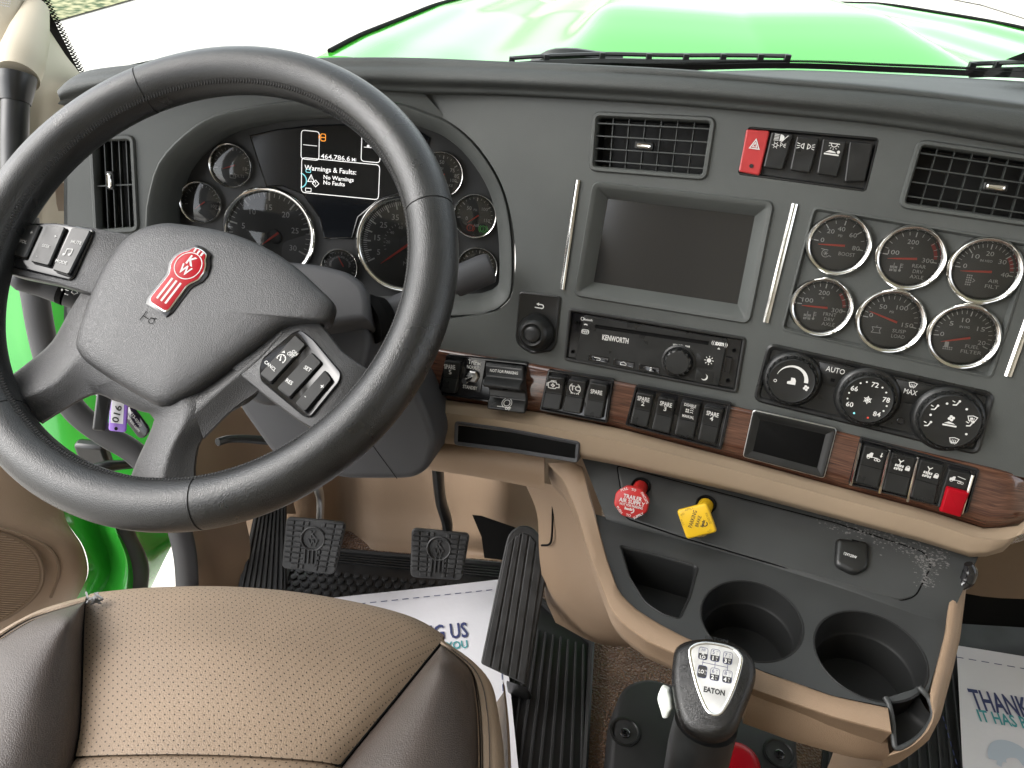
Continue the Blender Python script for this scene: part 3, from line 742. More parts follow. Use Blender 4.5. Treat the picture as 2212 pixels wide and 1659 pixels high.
g = G(frK, 3.6); a = fx(648, 389); g.arc(a[0], a[1], 15, -80, 80, 2.4); a = fx(667, 369); g.rrect(a[0], a[1], 10, 6, 2, 1.6); g.done('blue_symbol', 'lcd_blue', scrn)
# ------------------------------------------------------------------ air vents
def vent(fr, hole, quad, nh, nv, label, tab, tabrot=0, flaps=False, lift=12):
    """quad: opening TL TR BR BL in pixels"""
    q = fr.px(quad); t = thing('air_vent', label, 'air vent', fr.w(*np.mean(q, axis=0)), group='dashboard air vents')
    mk('frame', stack(fr, inset(ccw(hole), -9), [(0, 0), (0, 2), (3, 6), (8, 6), (11, 1), (12, -20)], cap0=False, cap1=False), 'dash_black', t, smooth=40)
    mk('duct', stack(fr, hole, [(2, -6), (4, -60)], cap0=False), 'well_shade_black', t)
    q = [np.array(p) for p in q]
    def bil(s, r): return (q[0] * (1 - s) + q[1] * s) * (1 - r) + (q[3] * (1 - s) + q[2] * s) * r
    def blade(a, b, w, z0, z1):
        a, b = np.array(a), np.array(b); d = unit(b - a); n = np.array([-d[1], d[0]]) * w / 2
        R = [[fr.w(*(p + n), z0), fr.w(*(p - n), z0), fr.w(*(p - n), z1), fr.w(*(p + n), z1)] for p in (a, b)]
        return rings(R, True, True)
    for i in range(nv):
        s = (i + 1) / (nv + 1); mk('vane', blade(bil(s, 0), bil(s, 1), 1.8, -22, -9), 'vent_grey', t, smooth=0)
    for i in range(nh):
        r = (i + .5) / nh if nh > 1 else .5
        mk('slat', blade(bil(0, r), bil(1, r), 2.4, -12, -1), 'vent_grey', t, smooth=0)
    x, y = fr.loc(*tab)
    f = fr.sub(x, y, tabrot)
    mk('tab_base', stack(f, rounded([(-19, -8), (19, -8), (19, 8), (-19, 8)], 5), [(0, -14), (0, 3), (2, 5)]), 'trim_black', t)
    mk('tab', stack(f, rounded([(-15, -5), (15, -5), (15, 5), (-15, 5)], 5), [(0, 3), (0, 8), (2, 10), (4, 9)]), 'chrome', t)
    return t
vent(frL, vent1, [(204, 303), (283, 301), (292, 493), (213, 498)], 1, 4, 'upright black air vent beside the door pillar, bright tab', (239, 390), rad(90))
v1 = COL.objects['air_vent']
vent(frC, vent2, [(1289, 252), (1536, 264), (1519, 378), (1282, 360)], 4, 6, 'black grid air vent above the blank screen', (1391, 315))
vent(frC, vent3, [(1990, 314), (2262, 354), (2225, 478), (1953, 438)], 4, 6, 'black grid air vent above the six gauges', (2150, 404))
# ------------------------------------------------------------------ switches
def rocker(bank, base, quad, draw=None, mat_='switch_black', label=None, z=6, tilt=7, split=True, r=5):
    c = np.mean(quad, axis=0); mt, mb = (np.array(quad[0]) + quad[3]) / 2, (np.array(quad[1]) + quad[2]) / 2
    f = Fr(base, c[0], c[1], d=base.at(*mb) - base.at(*mt))
    o = ccw(rounded(f.px(quad), r, 4)); hh = max(p[1] for p in o)
    o2 = []                                    # put a vertex on each side at mid height, where the two facets meet
    for i in range(len(o)):
        p, q = o[i], o[(i + 1) % len(o)]; o2.append(p)
        if p[1] * q[1] < 0: k_ = p[1] / (p[1] - q[1]); o2.append((p[0] + (q[0] - p[0]) * k_, 0.0))
    o = o2; n = len(o)
    def ring(d, zz, kt):
        out = []
        for (x, y), (x0, y0) in zip(inset(o, d), o):
            if y0 == 0.0: y = 0.0
            e = y / hh; out.append(f.w(x, y, zz + kt * abs(e) * tilt * (1.0 if e > 0 else .45)))
        return out
    R = [ring(0, -4, 0), ring(0, z - 2, 1), ring(1.2, z + 1, 1), ring(3.4, z + 2, 1)]
    V, F = rings(R, True, False); V = list(V); b3 = 3 * n
    mids = [i for i in range(n) if o[i][1] == 0.0]
    i0, i1 = mids[0], mids[1]
    F.append(tuple(b3 + i for i in range(i0, i1 + 1))); F.append(tuple(b3 + i % n for i in range(i1, i0 + n + 1)))
    loc = inset(o, 3.4)
    s = mk('rocker_switch', (V, F), mat_, bank, smooth=12, label=label)
    if split:
        w = max(p[0] for p in loc) * .96
        fg = f.sub(0, -2); mk('rocker_line', stack(fg, [(-w, -.5), (w, -.5), (w, .5), (-w, .5)], [(0, z + 1), (0, z + 3)]), 'deep_black', s, smooth=0)
    if draw:
        # the upper facet is tilted: draw on it
        e1 = f.y * 1.0 + f.n * (tilt / hh); up = unit(e1); nn = unit(np.cross(f.x, up))
        ff = Fr.__new__(Fr); ff.pl = Plane(f.w(0, 0, z + 2.6), nn); ff.o = f.w(0, 0, z + 2.6); ff.n = nn; ff.x = f.x; ff.y = up; ff.k = f.k
        g = G(ff, .8); draw(g, hh, f); g.done('symbol', 'white_print', s)
    return s, f
def bank_frame(base, quad, label, group='rocker switch banks', r=6, well=.6, edge=True, m='gloss_black'):
    c = np.mean(quad, axis=0); f = Fr(base, c[0], c[1], d=base.at(*quad[1]) - base.at(*quad[0]))
    o = ccw(rounded(f.px(quad), r)); t = thing('switch_bank', label, 'switch panel', f.o, group=group)
    mk('bank_bezel', stack(f, o, [(0, -10), (0, 3), (1.5, 5), (4, 5), (6, 1), (7, well)], cap0=False, cap1=True), m, t, smooth=35)
    return t, f
planeC1 = Plane(planeC.p - NC * .004, NC)
sb, f = bank_frame(planeC1, [(1616, 273), (1900, 298), (1871, 415), (1593, 377)], 'upper switch panel with one red hazard switch and black rockers', m='trim_black', well=-6)
# (symbols are drawn with y up, x along the dash)
def d_hazard(g, hh, f): 
    y = 16; g.line([(-10, y - 9), (10, y - 9), (0, y + 10)], 2.0, True); g.line([(-4.6, y - 5.5), (4.6, y - 5.5), (0, y + 3.4)], 1.6, True)
def d_head(g, hh, f):
    y = hh * .58
    g.poly([(-1 + 9 * math.cos(rad(a)), y + 6 + 7 * math.sin(rad(a))) for a in range(-90, 91, 18)])
    for k in range(5): g.line([(-13, y + k * 3), (-3, y + .5 + k * 2.8)], 1.3)
    g.line([(2, y - 4), (15, y + 12)], 1.5); g.ring(-7, y - 10, 3.6, 1.3)
    for a in range(0, 360, 60): g.line([(-7 + 5 * math.cos(rad(a)), y - 10 + 5 * math.sin(rad(a))), (-7 + 7.5 * math.cos(rad(a)), y - 10 + 7.5 * math.sin(rad(a)))], 1.1)
    g.text('P', 5, y - 9, 8); 
    for k in (-1, 0, 1): g.line([(9, y - 9 + k * 1.5), (14, y - 9 + k * 4)], 1.2)
def d_mark(g, hh, f):
    y = hh * .48
    for s in (-1, 1):
        g.line([(s * 4 + s * 0, y - 5), (s * 4, y + 5), (s * 8, y + 3), (s * 10, y), (s * 8, y - 3)], 1.5, True)
        for k in (-1, 0, 1): g.line([(s * 12, y + k * 3.5), (s * 18, y + k * 5.5)], 1.3)
def d_bunk(g, hh, f):
    y = hh * .62; g.line([(-11, y + 7), (11, y + 7)], 1.7); g.arc(0, y + 6, 6, 180, 360, 1.6)
    for a in (200, 235, 270, 305, 340): g.line([(8 * math.cos(rad(a)), y + 5 + 8 * math.sin(rad(a))), (11 * math.cos(rad(a)), y + 5 + 11 * math.sin(rad(a)))], 1.3)
    g.poly([(-16, y - 14), (14, y - 14), (14, y - 17), (-16, y - 17)]); g.poly([(-14, y - 12), (-6, y - 7), (4, y - 9), (8, y - 12)]); g.disc(12, y - 9, 3.2)
sw = [([(1613, 280), (1664, 284), (1641, 380), (1596, 371)], d_hazard, 'hazard_red', 'red hazard switch with triangle mark'),
      ([(1667, 286), (1715, 291), (1691, 368), (1649, 362)], d_head, 'switch_black', 'headlight switch'),
      ([(1721, 295), (1770, 300), (1750, 374), (1706, 368)], d_mark, 'switch_black', 'marker light switch'),
      ([(1777, 300), (1829, 307), (1808, 383), (1764, 376)], d_bunk, 'switch_black', 'sleeper light switch'),
      ([(1834, 306), (1886, 311), (1868, 392), (1823, 394)], None, 'switch_black', 'blank switch cover without symbol')]
for q, d, mm, lb in sw:
    s_, f_ = rocker(sb, planeC1, q, d, mm, lb, z=8, split=False, tilt=5)
    if mm == 'hazard_red': mk('indicator_dot', lathe(f_, 2, -29, [(4.5, 9), (4.2, 13.5)], 16, cap1=True), 'trim_black', s_)
# ------------------------------------------------------------------ screen
scn = thing('dash_screen', 'blank dark screen set in a deep grey dashboard frame', 'screen', frC.w(*np.mean(scr, axis=0)))
mk('screen_frame', stack(frC, inset(ccw(scr), -4), [(0, 0), (0, 2), (3, 6), (9, 5), (14, 2), (34, -22)], cap0=False, cap1=False), 'dash_black', scn, smooth=30)
mk('screen_glass', stack(frC, inset(ccw(scr), 28), [(0, -24), (2, -21.5)], cap0=False), 'screen_black', scn)
# ------------------------------------------------------------------ selector knob module
km = thing('selector_knob', 'round black selector knob below a white return arrow', 'knob', frC.w(*frC.loc(1161, 700)))
mk('knob_plate', stack(frC, knm, [(-2, 0), (-2, 3), (1, 5), (4, 3)], cap0=False), 'trim_black', km)
x, y = frC.loc(1160, 717); 
mk('knob_body', lathe(frC, x, y, [(42, 3), (42, 10), (38, 16), (34, 26), (30, 34), (25, 37), (22, 35), (20.5, 33)], 40, cap1=True), 'trim_black', km, smooth=60)
mk('knob_button', lathe(frC, x, y, [(19.5, 32), (19.5, 35), (16, 37.5), (6, 38)], 32, cap1=True), 'switch_black', km, smooth=60)
g = G(frC, 3.8); x, y = frC.loc(1166, 660); g.line([(-10 + x, y - 5), (6 + x, y - 5)], 2.4); g.arc(x + 6, y - 1, 4.2, -90, 90, 2.4); g.line([(x + 6, y + 3.2), (x - 2, y + 3.2)], 2.4); g.poly([(x - 7, y + 3.2), (x - 1, y - .6), (x - 1, y + 7)]); g.done('arrow_symbol', 'white_print', km)
# ------------------------------------------------------------------ radio
rd = thing('radio', 'black dashboard radio with white lettering and volume knob', 'radio', frC.w(*np.mean(rdo, axis=0)))
mk('radio_frame', stack(frC, rdo, [(-3, 0), (-3, 3), (0, 4), (3, 3), (6, -6)], cap0=False, cap1=False), 'trim_black', rd)
fpx = [(1256, 683), (1580, 737), (1566, 836), (1240, 776)]
rp = rounded(frC.px(fpx), 4)
fp = mk('faceplate', stack(frC, inset(ccw(rdo), 5), [(0, -6), (1, -3)], cap0=False), 'gloss_black', rd)
mk('front_panel', stack(frC, rounded(frC.px([(1262, 680), (1572, 732), (1553, 834), (1243, 777)]), 5), [(0, -3), (0, 1), (1.5, 2.5)], cap0=False), 'switch_black', rd)
cdp = frC.px([(1288, 702), (1530, 738), (1529, 743), (1287, 707)]); mk('disc_slot', stack(frC, cdp, [(0, 2.6), (-1.5, 3.6), (0, 3.4), (.8, 2.7)], cap0=False), 'deep_black', rd)
FR = Fr(planeC, 1330, 735, uv2=(1400, 746))
g = G(FR, 3.0)
def gt(g, s, u, v, h, b=0, al=0, wid=None): x, y = g.fr.loc(u, v); g.text(s, x, y, h, 0, b, al, wid)
gt(g, 'KENWORTH', 1330, 732, 11, .028, 0, 58); gt(g, 'Bluetooth', 1271, 690, 5, .02, 0, 20); gt(g, 'VOLUME', 1464, 745, 4, .02, 0, 20); gt(g, 'PWR', 1486, 748, 4, .02, 0, 10)
gt(g, 'sxm', 1555, 741, 9, .05, 0, 18); gt(g, '((', 1541, 739, 7, .01); gt(g, '))', 1569, 744, 7, .01)
x, y = FR.loc(1259, 688); g.ring(x, y, 3.4, 1.0); 
x, y = FR.loc(1265, 716); g.rrect(x, y, 16, 9, 4, 1.2); g.text('WiFi', x, y, 5.5, 0, .02)
x, y = FR.loc(1266, 702); g.arc(x, y - 3, 5, 40, 140, 2.2)
x, y = FR.loc(1291, 775); g.line([(x - 7, y + 2.5), (x + 4, y + 2.5)], 1.2); g.arc(x + 4, y, 2.5, -90, 90, 1.2); g.line([(x + 4, y - 2.5), (x - 2, y - 2.5)], 1.2)
x, y = FR.loc(1347, 785); g.line([(x - 6, y - 3), (x - 6, y + 1), (x, y + 4), (x + 6, y + 1), (x + 6, y - 3)], 1.2, True)
x, y = FR.loc(1406, 797)
for k in (-3.4, 0, 3.4): g.rect(x, y + k, 4, 1.8)
x, y = FR.loc(1532, 778); g.disc(x, y, 4.6)
for a in range(0, 360, 45): g.line([(x + 6.5 * math.cos(rad(a)), y + 6.5 * math.sin(rad(a))), (x + 9.5 * math.cos(rad(a)), y + 9.5 * math.sin(rad(a)))], 1.7)
x, y = FR.loc(1522, 814); g.poly([(x + 7 * math.cos(rad(a)), y + 7 * math.sin(rad(a))) for a in range(-130, 71, 20)] + [(x - 2.0 + 6.4 * math.cos(rad(a)), y + 1.6 + 6.4 * math.sin(rad(a))) for a in range(70, -131, -20)])
x, y = FR.loc(1553, 753); g.poly([(x - 3, y - 1), (x + 3, y - 1), (x, y + 3)])
g.done('lettering', 'white_print', rd)
for u, v in ((1294, 775), (1348, 785), (1403, 796)):
    x, y = frC.loc(u, v); fb_ = Fr(planeC, u, v, uv2=(u + 50, v + 8.5)); mk('key', stack(fb_, rounded([(-23, -7), (23, -7), (23, 7), (-23, 7)], 2), [(0, 2), (0, 3.2), (1, 3.8), (2.2, 2.8)], cap0=False), 'gloss_black', rd)
x, y = frC.loc(1466, 780)
mk('volume_knob', lathe(frC, x, y, [(36, 2.4), (36, 5), (32, 7), (30, 6), (29, 8), (27, 20), (24, 22), (12, 22)], 24, cap1=True), 'trim_black', rd, smooth=30)
for i in range(14):
    a = i * 2 * math.pi / 14; f = frC.sub(x + 27 * math.cos(a), y + 27 * math.sin(a), a); mk('knob_rib', stack(f, [(-2.5, -2.5), (2.5, -2.5), (2.5, 2.5), (-2.5, 2.5)], [(0, 6), (.5, 22.5)]), 'switch_black', rd, smooth=0)
for u, v in ((1522, 779), (1521, 813)):
    fb_ = Fr(planeC, u, v, uv2=(u + 50, v + 8.5)); mk('key', stack(fb_, rounded([(-18, -15), (20, -15), (20, 15), (-18, 15)], 2), [(0, 2), (0, 2.7), (.6, 2.9)], cap0=False), 'switch_black', rd)
x, y = frC.loc(1571, 789); mk('usb_port', stack(frC, [(x - 7, y - 17), (x + 7, y - 17), (x + 7, y + 17), (x - 7, y + 17)], [(0, -2), (0, 3.4), (2.5, 3.4), (3, .5)], cap0=False), 'gloss_black', rd)
for u, v in ((1247, 697), (1237, 760), (1586, 757), (1572, 822)):
    x, y = frC.loc(u, v); mk('screw_hole', lathe(frC, x, y, [(4, -3), (4, 1), (3, 1.2), (2.6, -2)], 14, cap1=True), 'deep_black', rd)
# ------------------------------------------------------------------ six gauges
mk('gauge_recess', stack(frC, gpan, [(-2, 0), (-1, 2), (2, 2.5), (5, -3), (7, -7)], cap0=False), 'dash_black', dash, smooth=35)
planeG = Plane(planeC.p - NC * frC.k * 7, NC)
def aux_gauge(u, v, r, label, nums, unit_, cap, ticks_, na, nl, icon, red=None):
    f = Fr(planeG, u, v, uv2=(u + 60, v + 7))
    t = thing('gauge', label, 'gauge', f.o, group='six chrome gauges on the dash')
    gauge_body(f, 0, 0, r, t, rim=.20, hgt=17)
    g = G(f, 1.4); a0, a1, n, mj = ticks_
    R = r * .77
    ticks(g, 0, 0, R * .86, R * .99, a0, a1, n, 1.1); ticks(g, 0, 0, R * .80, R * .99, a0, a1, mj, 2.0)
    for s, a, k in nums: g.text(s, R * k * math.cos(rad(a)), R * k * math.sin(rad(a)), 9.4, 0, -.004, 0, 7.4 * len(s))
    for i, s in enumerate(cap): g.text(s, R * .40, -R * (.36 + .21 * i) + (.06 * R if len(cap) > 2 else 0), 7.6, 0, -.004, 0, 6.6 * len(s))
    if unit_: g.text(unit_, 0, R * .36, 5)
    g.done('lettering', 'gauge_print', t)
    g = G(f, 1.4); icon(g, -R * .42, -R * .42); g.done('symbol', 'grey_print', t)
    if red:
        g = G(f, 1.3); g.arc(0, 0, R * .90, red[0], red[1], R * .12); g.done('red_zone', 'zone_red', t)
    needle(f, R * .26, -R * .02, na, R * nl, 4.0, t, z=5)
    return t
def i_turbo(g, x, y):
    g.arc(x, y, 8, 60, 330, 1.4); g.line([(x + 4, y + 7), (x - 11, y + 9)], 1.3); g.line([(x + 7, y - 4), (x + 12, y - 6)], 1.4)
    for a in range(0, 360, 60): g.line([(x, y), (x + 5 * math.cos(rad(a)), y + 5 * math.sin(rad(a)))], 1.3)
def i_axle(g, x, y):
    g.line([(x - 4, y + 8), (x - 4, y - 9)], 1.3)
    for yy in (-1, -8):
        for dx in (-10, -7, -1, 2): g.rect(x + dx, y + yy, 2.2, 5)
    g.line([(x + 9, y + 8), (x + 9, y - 5)], 1.6); g.disc(x + 9, y - 7, 2.6)
    for k in (0, 3.5, 7): g.line([(x + 9, y + k), (x + 14, y + k)], 1.1)
def i_filter(g, x, y):
    for r_ in range(5):
        for c_ in range(3): g.rect(x - 4 + c_ * 4, y - 10 + r_ * 5, 2.6, 3)
    g.line([(x + 7, y - 4), (x + 12, y), (x + 7, y + 4)], 1.2)
def i_bag(g, x, y):
    g.line([(x - 9, y + 6), (x - 6, y), (x - 9, y - 6), (x + 9, y - 6), (x + 6, y), (x + 9, y + 6)], 1.3, True); g.line([(x, y + 6), (x, y + 10)], 1.2)
def i_fuel(g, x, y):
    g.rect(x - 3, y + 2, 8, 12, 1.5)
    for r_ in range(2):
        for c_ in range(5): g.rect(x - 8 + c_ * 4, y - 8 + r_ * 4, 2.6, 2.6)
aux_gauge(1811, 528, 67, 'chrome rimmed boost gauge reading up to 80, nearest the screen', [('0', 170, .66), ('20', 128, .64), ('40', 90, .64), ('60', 42, .66), ('80', -6, .70)], 'PSI', ['BOOST'], (175, -8, 9, 5), 183, 1.05, i_turbo)
aux_gauge(1965, 556, 71, 'chrome gauge marked REAR DRV AXLE with red zone', [('100', 168, .62), ('200', 90, .60), ('300', -4, .66)], '°F', ['REAR', 'DRV', 'AXLE'], (178, -6, 13, 3), 186, 1.05, i_axle, (2, 42))
aux_gauge(2125, 584, 74, 'chrome gauge marked AIR FILT at the end of its row', [('0', 172, .66), ('10', 128, .62), ('20', 84, .64), ('30', 36, .66), ('40', -6, .72)], 'IN H2O', ['AIR', 'FILT'], (178, -6, 21, 5), 185, 1.05, i_filter, (5, 40))
aux_gauge(1774, 662, 65, 'chrome gauge marked FRNT DRV AXLE with red zone', [('100', 160, .62), ('200', 88, .60), ('300', -8, .66)], '°F', ['FRNT', 'DRV', 'AXLE'], (178, -6, 13, 3), 181, 1.05, i_axle, (4, 44))
aux_gauge(1922, 693, 71, 'chrome gauge marked SUSP LOAD, needle tilted up', [('0', 168, .72), ('50', 122, .62), ('100', 58, .66), ('150', -8, .66)], 'PSI', ['SUSP', 'LOAD'], (176, -10, 16, 4), 163, 1.1, i_bag)
aux_gauge(2079, 726, 73, 'chrome gauge marked FUEL FILTER, needle tilted down', [('0', 180, .70), ('5', 136, .64), ('10', 90, .62), ('15', 32, .66), ('20', -14, .70)], 'IN HG', ['FUEL', 'FILTER'], (184, -22, 21, 5), 196, 1.0, i_fuel)
# ------------------------------------------------------------------ climate panel
cp = thing('climate_control_panel', 'black climate control panel with three round dials', 'control panel', frC.w(*np.mean(clm, axis=0)))
mk('panel_plate', stack(frC, clm, [(-3, 0), (-3, 2), (1, 5), (6, 3), (9, -1)], cap0=False), 'switch_black', cp, smooth=30)
def dial(u, v, r1, r2, uf, vf, label):
    x, y = frC.loc(u, v); x2, y2 = frC.loc(uf, vf, 30)
    d = mk('dial', lathe(frC, x, y, [(r1, -1), (r1 * .98, 3), (r1 * .9, 9), (r1 * .86, 10)], 48, cap1=True), 'trim_black', cp, smooth=50, label=label)
    f = frC.sub(x2, y2, 0, 0)
    mk('dial_grip', lathe(f, 0, 0, [(r2 * 1.08, 9), (r2 * 1.08, 14), (r2 * 1.04, 27), (r2 * .98, 30), (r2 * .93, 29.4)], 48, cap1=True), 'trim_black', d, smooth=40)
    for i in range(22):
        a = i * 2 * math.pi / 22; q = f.sub(r2 * 1.07 * math.cos(a), r2 * 1.07 * math.sin(a), a)
        mk('grip_rib', stack(q, rounded([(-1.2, -3.6), (2.2, -3.6), (2.2, 3.6), (-1.2, 3.6)], 1), [(0, 11), (0, 24), (1, 27)]), 'switch_black', d, smooth=0)
    return d, f
def face(f, ang=8): return Fr(Plane(f.w(0, 0, 29.4), NC), *[0, 0], d=EXD) if False else f.sub(0, 0, 0, 29.6)
d, f = dial(1711, 818, 58, 44, 1710, 824, 'fan speed dial with white wedge arc')
q = face(f); g = G(q, .5)
n_ = 20; pts = []
for i in range(n_ + 1): a = rad(165 - 165 * i / n_); pts.append((31 * math.cos(a), 31 * math.sin(a) + 2))
for i in range(n_, -1, -1): a = rad(165 - 165 * i / n_); rr = 30 - 7 * i / n_; pts.append((rr * math.cos(a), rr * math.sin(a) + 2))
for i in range(n_): g.poly([pts[i], pts[i + 1], pts[2 * n_ - i], pts[2 * n_ + 1 - i]])
g.ring(-31, -4, 2.6, 1.2)
g.poly([(-8, -6), (8, -6), (8, 2), (5, 8), (-2, 8), (-2, 1), (-8, -1)])
for a in range(0, 360, 90): g.disc(29 + 3.4 * math.cos(rad(a + 20)), -8 + 3.4 * math.sin(rad(a + 20)), 2.6, 8)
g.done('symbol', 'white_print', d)
d, f = dial(1873, 857, 62, 46, 1874, 864, 'temperature dial numbered 60 to 84')
q = face(f); g = G(q, .5)
for s, a in (('60', 207), ('66', 147), ('72', 78), ('78', 12), ('84', -48)): g.text(s, 33 * math.cos(rad(a)), 33 * math.sin(rad(a)), 9.5, 0, .012)
for a in (187, 168, 122, 104, 55, 36, -8, -26): g.disc(36 * math.cos(rad(a)), 36 * math.sin(rad(a)), 1.8, 10)
for a in range(0, 180, 60): g.line([(-8 * math.cos(rad(a + 30)), -8 * math.sin(rad(a + 30))), (8 * math.cos(rad(a + 30)), 8 * math.sin(rad(a + 30)))], 1.6)
for a in range(0, 360, 60):
    c_, s_ = math.cos(rad(a + 30)), math.sin(rad(a + 30)); g.line([(5 * c_ - 2.4 * s_, 5 * s_ + 2.4 * c_), (3.4 * c_, 3.4 * s_), (5 * c_ + 2.4 * s_, 5 * s_ - 2.4 * c_)], 1.2)
g.done('lettering', 'white_print', d)
g = G(q, .5); g.disc(-18, -31, 2.0, 10); g.done('blue_dot', 'lcd_blue', d)
g = G(q, .5); g.disc(8, -35, 2.0, 10); g.done('red_dot', 'needle_red', d)
d, f = dial(2047, 904, 66, 51, 2053, 911, 'air direction dial with ring of white symbols')
q = face(f); g = G(q, .5)
def man(x, y, s=1):
    g.disc(x + 3 * s, y + 5 * s, 2.2); g.line([(x + 2 * s, y + 3 * s), (x - 1 * s, y - 3 * s), (x - 7 * s, y - 4 * s)], 2.2); g.line([(x - 9, y + 4), (x - 4, y + 2)], 1.6)
def defrost(x, y, s=1):
    g.line([(x - 8, y + 5), (x, y + 7), (x + 8, y + 5), (x + 5, y - 3), (x - 5, y - 3)], 1.4, True)
    for k in (-3, 0, 3): g.line([(x + k, y - 6), (x + k, y + 3)], 1.1)
for a in (200, 145, 85): man(37 * math.cos(rad(a)), 37 * math.sin(rad(a)))
man(34, 2); defrost(34, 12); defrost(14, -36)
for a in (170, 112, 55, 22, -30): g.disc(36 * math.cos(rad(a)), 36 * math.sin(rad(a)), 2.2, 10)
for a in range(0, 360, 90): g.disc(3.4 * math.cos(rad(a + 20)), 7 + 3.4 * math.sin(rad(a + 20)), 2.8, 8)
g.poly([(-12, -6), (12, -6), (12, -9), (-12, -9)]); g.poly([(-10, -4), (-3, 0), (5, -2), (9, -4)])
g.done('symbol', 'white_print', d)
FP = Fr(planeC, 1803, 800, uv2=(1863, 813))
for u, v, s in ((1803, 805, 'auto'), (1970, 843, 'max')):
    f = Fr(planeC, u, v, uv2=(u + 60, v + 13)); k_ = mk('push_button', stack(f, rounded([(-36, 17), (40, 17), (26, -2), (14, -30), (-20, -30), (-30, -6)], 4), [(0, -1.5), (0, 1), (1.2, 1.8)], cap0=False), 'trim_black', cp)
    g = G(f, 2.4)
    if s == 'auto': g.text('AUTO', 0, 6, 11.5, 0, 0, 0, 38)
    else: g.text('MAX', -2, -4, 11, 0, 0, 0, 26); defrost(-2, 11)
    g.done('lettering', 'white_print', k_)
    if s == 'auto': mk('indicator', stack(f, [(-4, -20), (4, -20), (4, -13), (-4, -13)], [(0, 1.5), (0, 2.6)]), 'deep_black', k_)
x, y = frC.loc(1945, 909); mk('sensor_hole', lathe(frC, x, y, [(7, -1), (7, 2.5), (5.5, 3), (5, .5)], 20, cap1=True), 'gloss_black', cp)
# ------------------------------------------------------------------ switch banks on the wood
planeW = Plane(planeC.p + NC * .0066, NC)
def d_lab(*ls, h=10, y0=.66, gap=13, wid=None):
    def fn(g, hh, f):
        for i, s in enumerate(ls): g.text(s, 0, hh * y0 - i * gap, h, 0, .022, 0, min(26, 6 * len(s)) if len(s) > 2 else None)
    return fn
b1_, f1 = bank_frame(planeW, [(966, 764), (1140, 783), (1130, 879), (946, 851)], 'switch panel with toggle and trailer brake lever beside the wheel')
rocker(b1_, planeW, [(965, 776), (1001, 780), (988, 848), (955, 844)], d_lab('SPARE', '5', gap=12), label='rocker switch marked SPARE 5', z=6)
fp_ = Fr(planeW, 1024, 812, uv2=(1064, 818))
tp = mk('toggle_plate', stack(fp_, rounded(fp_.px([(1010, 772), (1051, 777), (1039, 848), (1000, 843)]), 2), [(0, -5), (0, 2), (1, 3)], cap0=False), 'gloss_black', b1_, label='toggle switch plate marked NORMAL and STANDBY')
g = G(fp_, 3.6); gt(g, 'TriPac', 1027, 782, 9.5, .03, 0, 31); gt(g, 'NORMAL', 1024, 793, 7.5, .02, 0, 30); gt(g, 'STANDBY', 1017, 836, 7.5, .025, 0, 34); g.done('lettering', 'white_print', tp)
x, y = fp_.loc(1022, 812)
mk('toggle_nut', lathe(fp_, x + 2, y, [(14, 3), (14, 8), (11, 10), (8, 10)], 6, cap1=True), 'steel', tp, smooth=0)
mk('toggle_lever', tube([fp_.w(x + 2, y, 9), fp_.w(x, y - 2, 22), fp_.w(x - 4, y - 4, 38)], [2.4e-3, 2.6e-3, 3.6e-3], 12, 4), 'chrome', tp, smooth=60)
# trailer brake lever: a hooded paddle
fb = Fr(planeW, 1099, 827, uv2=(1142, 832)); hx = 43
prof = [(42, 2), (44, 14), (38, 20), (16, 24), (8, 40), (2, 46), (-4, 40), (-6, 24), (-14, 14), (-30, 14), (-40, 24), (-50, 32), (-56, 30), (-52, 18), (-44, 6), (-40, 2)]
R = [[fb.w(sx * (1 - .02 * abs(z_ - 24) / 24) + (-y_ * .12), y_, z_) for y_, z_ in prof] for sx in (-hx, -hx + 3, hx - 3, hx)]
lv = mk('brake_lever', rings(R, True, True), 'switch_black', b1_, smooth=35, bevel=.0012, label='trailer hand brake paddle lever marked NOT FOR PARKING')
mk('lever_slot', stack(fb, [(-5, -10), (6, -10), (6, 6), (-5, 6)], [(0, 12), (0, 24)]), 'deep_black', lv, smooth=0)
f2 = Fr.__new__(Fr); e = unit((fb.w(0, 38, 20) - fb.w(0, 16, 24))); f2.x = fb.x; f2.y = e; f2.n = np.cross(f2.x, f2.y); f2.k = fb.k; f2.o = fb.w(-3, 27, 22); f2.pl = Plane(f2.o, f2.n)
g = G(f2, 1.0); g.text('NOT FOR PARKING', 0, 2, 6, 0, .025, 0, 64)
g.done('lettering', 'white_print', lv)
e = unit(fb.w(0, -40, 24) - fb.w(0, -50, 32)); f3 = Fr.__new__(Fr); f3.x = fb.x; f3.y = e; f3.n = np.cross(f3.x, f3.y); f3.k = fb.k; f3.o = fb.w(6, -42, 26); f3.pl = Plane(f3.o, f3.n)
g = G(f3, 1.0); g.ring(0, 4, 7, 1.8); g.arc(0, 4, 11, -60, 60, 1.6); g.arc(0, 4, 11, 120, 240, 1.6); g.line([(-20, -6), (12, -6)], 1.8); g.ring(2, -9, 2.2, 1.3); g.ring(8, -9, 2.2, 1.3); g.done('symbol', 'white_print', lv)
def d_fan(g, hh, f):
    y = hh * .5; g.line([(-12, y - 7), (-12, y + 4), (-7, y + 7), (6, y + 7), (6, y + 3), (12, y + 3), (12, y - 5), (6, y - 5), (3, y - 8), (-8, y - 8)], 1.8, True)
    g.line([(-15, y - 4), (-15, y + 4)], 1.8); g.line([(-6, y + 10), (6, y + 10)], 1.6); g.line([(0, y + 7), (0, y + 10)], 1.6)
    for a in range(0, 360, 90): g.disc(-2 + 2.8 * math.cos(rad(a)), y - 1 + 2.8 * math.sin(rad(a)), 2.0, 8)
